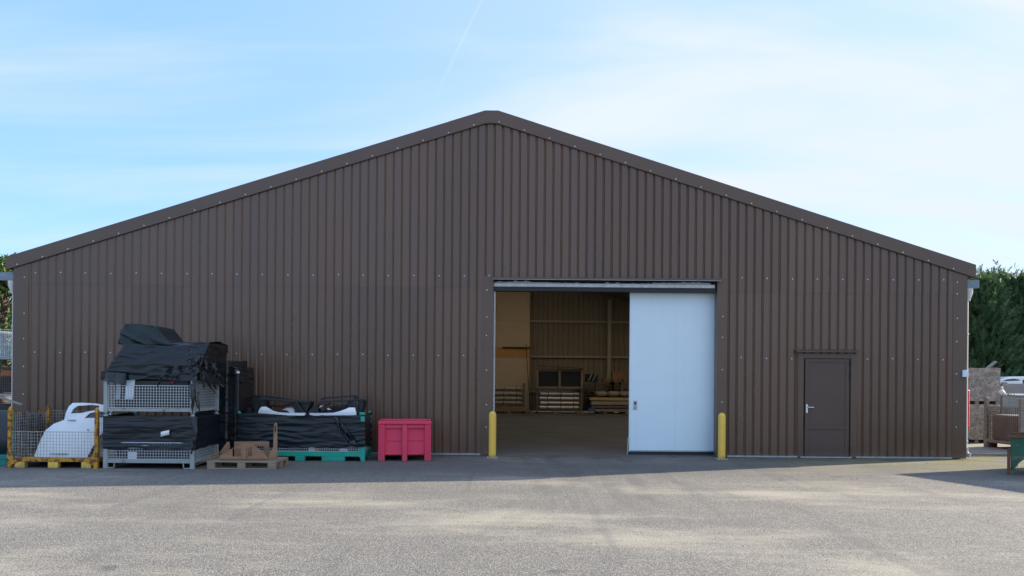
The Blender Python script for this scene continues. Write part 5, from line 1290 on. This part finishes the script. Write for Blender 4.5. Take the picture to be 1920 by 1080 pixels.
MB().box(-w, w, 0.13, 0.95, -0.001, 0.02).build('base', 'pallet_old', cf)
m = MB(); m.box(-0.26, 0.26, 0, 0.4, 0, 0.18); o = m.build('carton', 'cardboard', bevel=0.006); o.location = (ix(1082), iy + 0.62, 1.70); tag(o, 'brown carton on the pile behind the framed black panels', 'carton')
# left stack
rack(ix(900), ix(984), iy + 0.1, [0.42, 0.62, 0.84, 1.08], 0.085, 'timber rack of pale rolls standing before the beige lining boards', 'pale wrapped roll lying in the rack before the lining boards', 'pale rolls in the rack by the lining', 'roll_beige')
pallet((ix(955), iy - 0.5, 0.012), 'pallet under the rack of pale rolls', 2.2, 1.1, 'pallet_wood')
m = MB(); m.box(-1.0, 0.98, 0, 0.9, 0, 0.16); o = m.build('brown_pack', 'plywood', bevel=0.01); o.location = (ix(945), iy - 0.45, 0.158); tag(o, 'flat brown board pack under the pale rolls', 'board pack')
m = MB(); m.bar((ix(941, 20.6), 20.62, iz(652, 20.6)), (ix(994, 20.6), 20.62, iz(652, 20.6)), 0.05, 0.05); o = m.build('wall_rail', 'black_rubber', wh)
m = MB(); a = P(986, 645, 20.5); b_ = P(992, 700, 20.5); m.bar((0, 0, 0), (b_.x - a.x + 0.08, -0.12, -a.z + 0.03), 0.035, 0.02); o = m.build('leaning_lath', 'rust'); o.location = a; tag(o, 'thin lath leaning against the edge of the lining boards', 'lath')
# right stacks
zt_ = 0.158
for lab, hh, mt, inset in (('grey flat pack lowest of the flat packs', 0.14, 'timber_grey', 0.0), ('dark flat pack second of the flat packs', 0.16, 'pallet_old', 0.03), ('pale flat pack third of the flat packs', 0.20, 'roll_beige', 0.02), ('yellow board pack on top of the flat packs', 0.17, 'board_yellow', -0.02)):
    m = MB(); m.box(-0.85 + inset, 1.05, 0, 0.95, 0, hh - 0.045); o = m.build('flat_pack', mt, bevel=0.008)
    for x in (-0.7, 0.05, 0.8): MB().box(x - 0.04, x + 0.04, -0.0, 0.95, hh - 0.044, hh - 0.001).build('batten', 'pallet_old', o)
    o.location = (ix(1140), iy - 0.48, zt_); zt_ += hh; tag(o, lab, 'flat pack')
for k, u in enumerate((1127, 1150, 1172)):
    m = MB()
    m.grid(lambda a, c: (0.30 * math.sin(math.pi * c) ** 0.5 * math.cos(2 * math.pi * a), 0.34 * math.sin(math.pi * c) ** 0.5 * math.sin(2 * math.pi * a), 0.125 - 0.125 * math.cos(math.pi * c) + 0.02 * noise.noise((a * 8, c * 4, k)) * math.sin(math.pi * c)), 20, 12)
    o = m.build('sack', 'sack'); o.location = (ix(u), iy, zt_); tag(o, 'plump grey sack lying on the yellow board pack', 'sack', 'sacks on the flat packs')
# pallets piled behind
zt_ = 0.012
n_p = int((iz(714, 20.4) - 0.012) / 0.150)
for k in range(n_p): pallet((ix(1118, 20.4) + R.uniform(-.03, .03), 19.97, 0.012 + 0.150 * k), ORD[k] + ' empty pallet from the floor in the pile behind the flat packs', 1.6, 0.65, 'pallet_old', 'pallets piled behind the flat packs', Hh=0.148)
ztop_ = 0.012 + 0.150 * n_p
xp = ix(1151, 20.35); pz = ztop_
for k in range(n_p): pallet((xp + 0.35, 19.97, 0.012 + 0.150 * k), ORD[k] + ' empty pallet from the floor in the pile under the brown carton', 1.1, 0.65, 'pallet_old', 'pallets piled under the brown carton', Hh=0.148)
pallet((xp, 19.98, pz), 'small brown pallet carrying the brown carton', 1.1, 0.6, 'plywood')
m = MB(); m.box(-0.12, 0.50, 0, 0.5, 0, 0.34); m.box(-0.125, 0.505, -0.005, 0.5, 0.31, 0.355); o = m.build('carton', 'cardboard', bevel=0.006); o.location = (xp, 20.02, pz + 0.145); tag(o, 'brown lidded carton on the small brown pallet', 'carton')
m = MB(); m.lathe([(0.05, 0), (0.05, 0.2), (0.02, 0.27), (0.02, 0.36), (0, 0.36)], (0, 0, 0), 10); o = m.build('bottle', 'roll_beige'); o.location = (xp - 0.33, 20.1, pz + 0.145); tag(o, 'pale bottle standing beside the brown lidded carton', 'bottle')
for k in range(4):
    m = MB(); m.bar((0, 0, 0), (0.16, 0, 0.33), 0.05, 0.05); o = m.build('leaning_bar', 'galv' if k % 2 else 'plastic_black'); o.location = (ix(1099, 20.2) + 0.10 * k, 20.15, ztop_ + 0.03); tag(o, 'slanting bar leaning in a row beside the framed black panels', 'bar', 'slanting bars on the piled pallets')
m = MB(); m.box(-0.05, 0.55, 0.1, 0.3, 0, 0.36); o = m.build('bar_holder', 'plastic_black', bevel=0.01); o.location = (ix(1099, 20.2), 20.15, ztop_ + 0.002); tag(o, 'black holder behind the slanting bars', 'holder')
m = MB(); m.grid(lambda a, c: (-0.2 + 0.42 * a, -0.1 + 0.3 * c, 0.02 + 0.13 * math.sin(math.pi * a) * math.sin(math.pi * c) + 0.03 * noise.noise((a * 5, c * 5, 0))), 12, 10); o = m.build('blue_sheet', 'blue_tarp'); o.location = (ix(1107), iy - 0.5, 0.158); tag(o, 'crumpled blue sheet between the central rack and the flat packs', 'sheet')
m = MB(); m.grid(lambda a, c: (0.34 * a, 0.08 * c, 0.05 * math.sin(5 * a) + 0.03), 10, 2); o = m.build('white_scrap', 'white_sheet'); o.location = (ix(1119), iy - 0.62, 0.16); tag(o, 'white paper scrap lying before the flat packs', 'scrap')

# ------------------------------------------------------------------ loose grit and leaves along the wall foot
rr = random.Random(91)
m = MB()
for k in range(1500):
    y = -abs(rr.gauss(0.05, 0.5)) - 0.03; x = rr.uniform(XL, XR + 0.6)
    if rr.random() < 0.45: x = rr.uniform(-11, 11); y = rr.uniform(-10.5, -0.5)
    s_ = rr.uniform(0.004, 0.011); c = Vector((x, y, s_ * 0.5))
    b = len(m.v); m.v += [c + Vector((s_ * math.cos(q) * rr.uniform(.7, 1.2), s_ * math.sin(q) * rr.uniform(.7, 1.2), -s_ * 0.5)) for q in (0, 1.57, 3.14, 4.71)] + [c + Vector((0, 0, s_ * 0.6))]
    m.f += [(b, b + 1, b + 4), (b + 1, b + 2, b + 4), (b + 2, b + 3, b + 4), (b + 3, b, b + 4)]; m.sm += [False] * 4
o = m.build('loose_grit', 'pebble', kind='stuff', normals=False)
m = MB()
for k in range(320):
    y = -abs(rr.gauss(0.0, 0.25)) - 0.04; x = rr.uniform(XL, XR)
    if rr.random() < 0.4: x = rr.uniform(4, 11); y = rr.uniform(-4, 0)
    if DL - 0.2 < x < DR and y > -0.3: continue
    s_ = rr.uniform(0.012, 0.03); a = rr.uniform(0, 6.28); c = Vector((x, y, 0.008)); ax = Vector((math.cos(a), math.sin(a), rr.uniform(-.1, .25))) * s_; bx = Vector((-math.sin(a), math.cos(a), rr.uniform(0, .3))) * s_ * 0.5
    b = len(m.v); m.v += [c - ax, c + bx, c + ax, c - bx]; m.f.append((b, b + 1, b + 2, b + 3)); m.sm.append(False)
m.build('leaf_litter', 'leaf_litter', kind='stuff', normals=False)
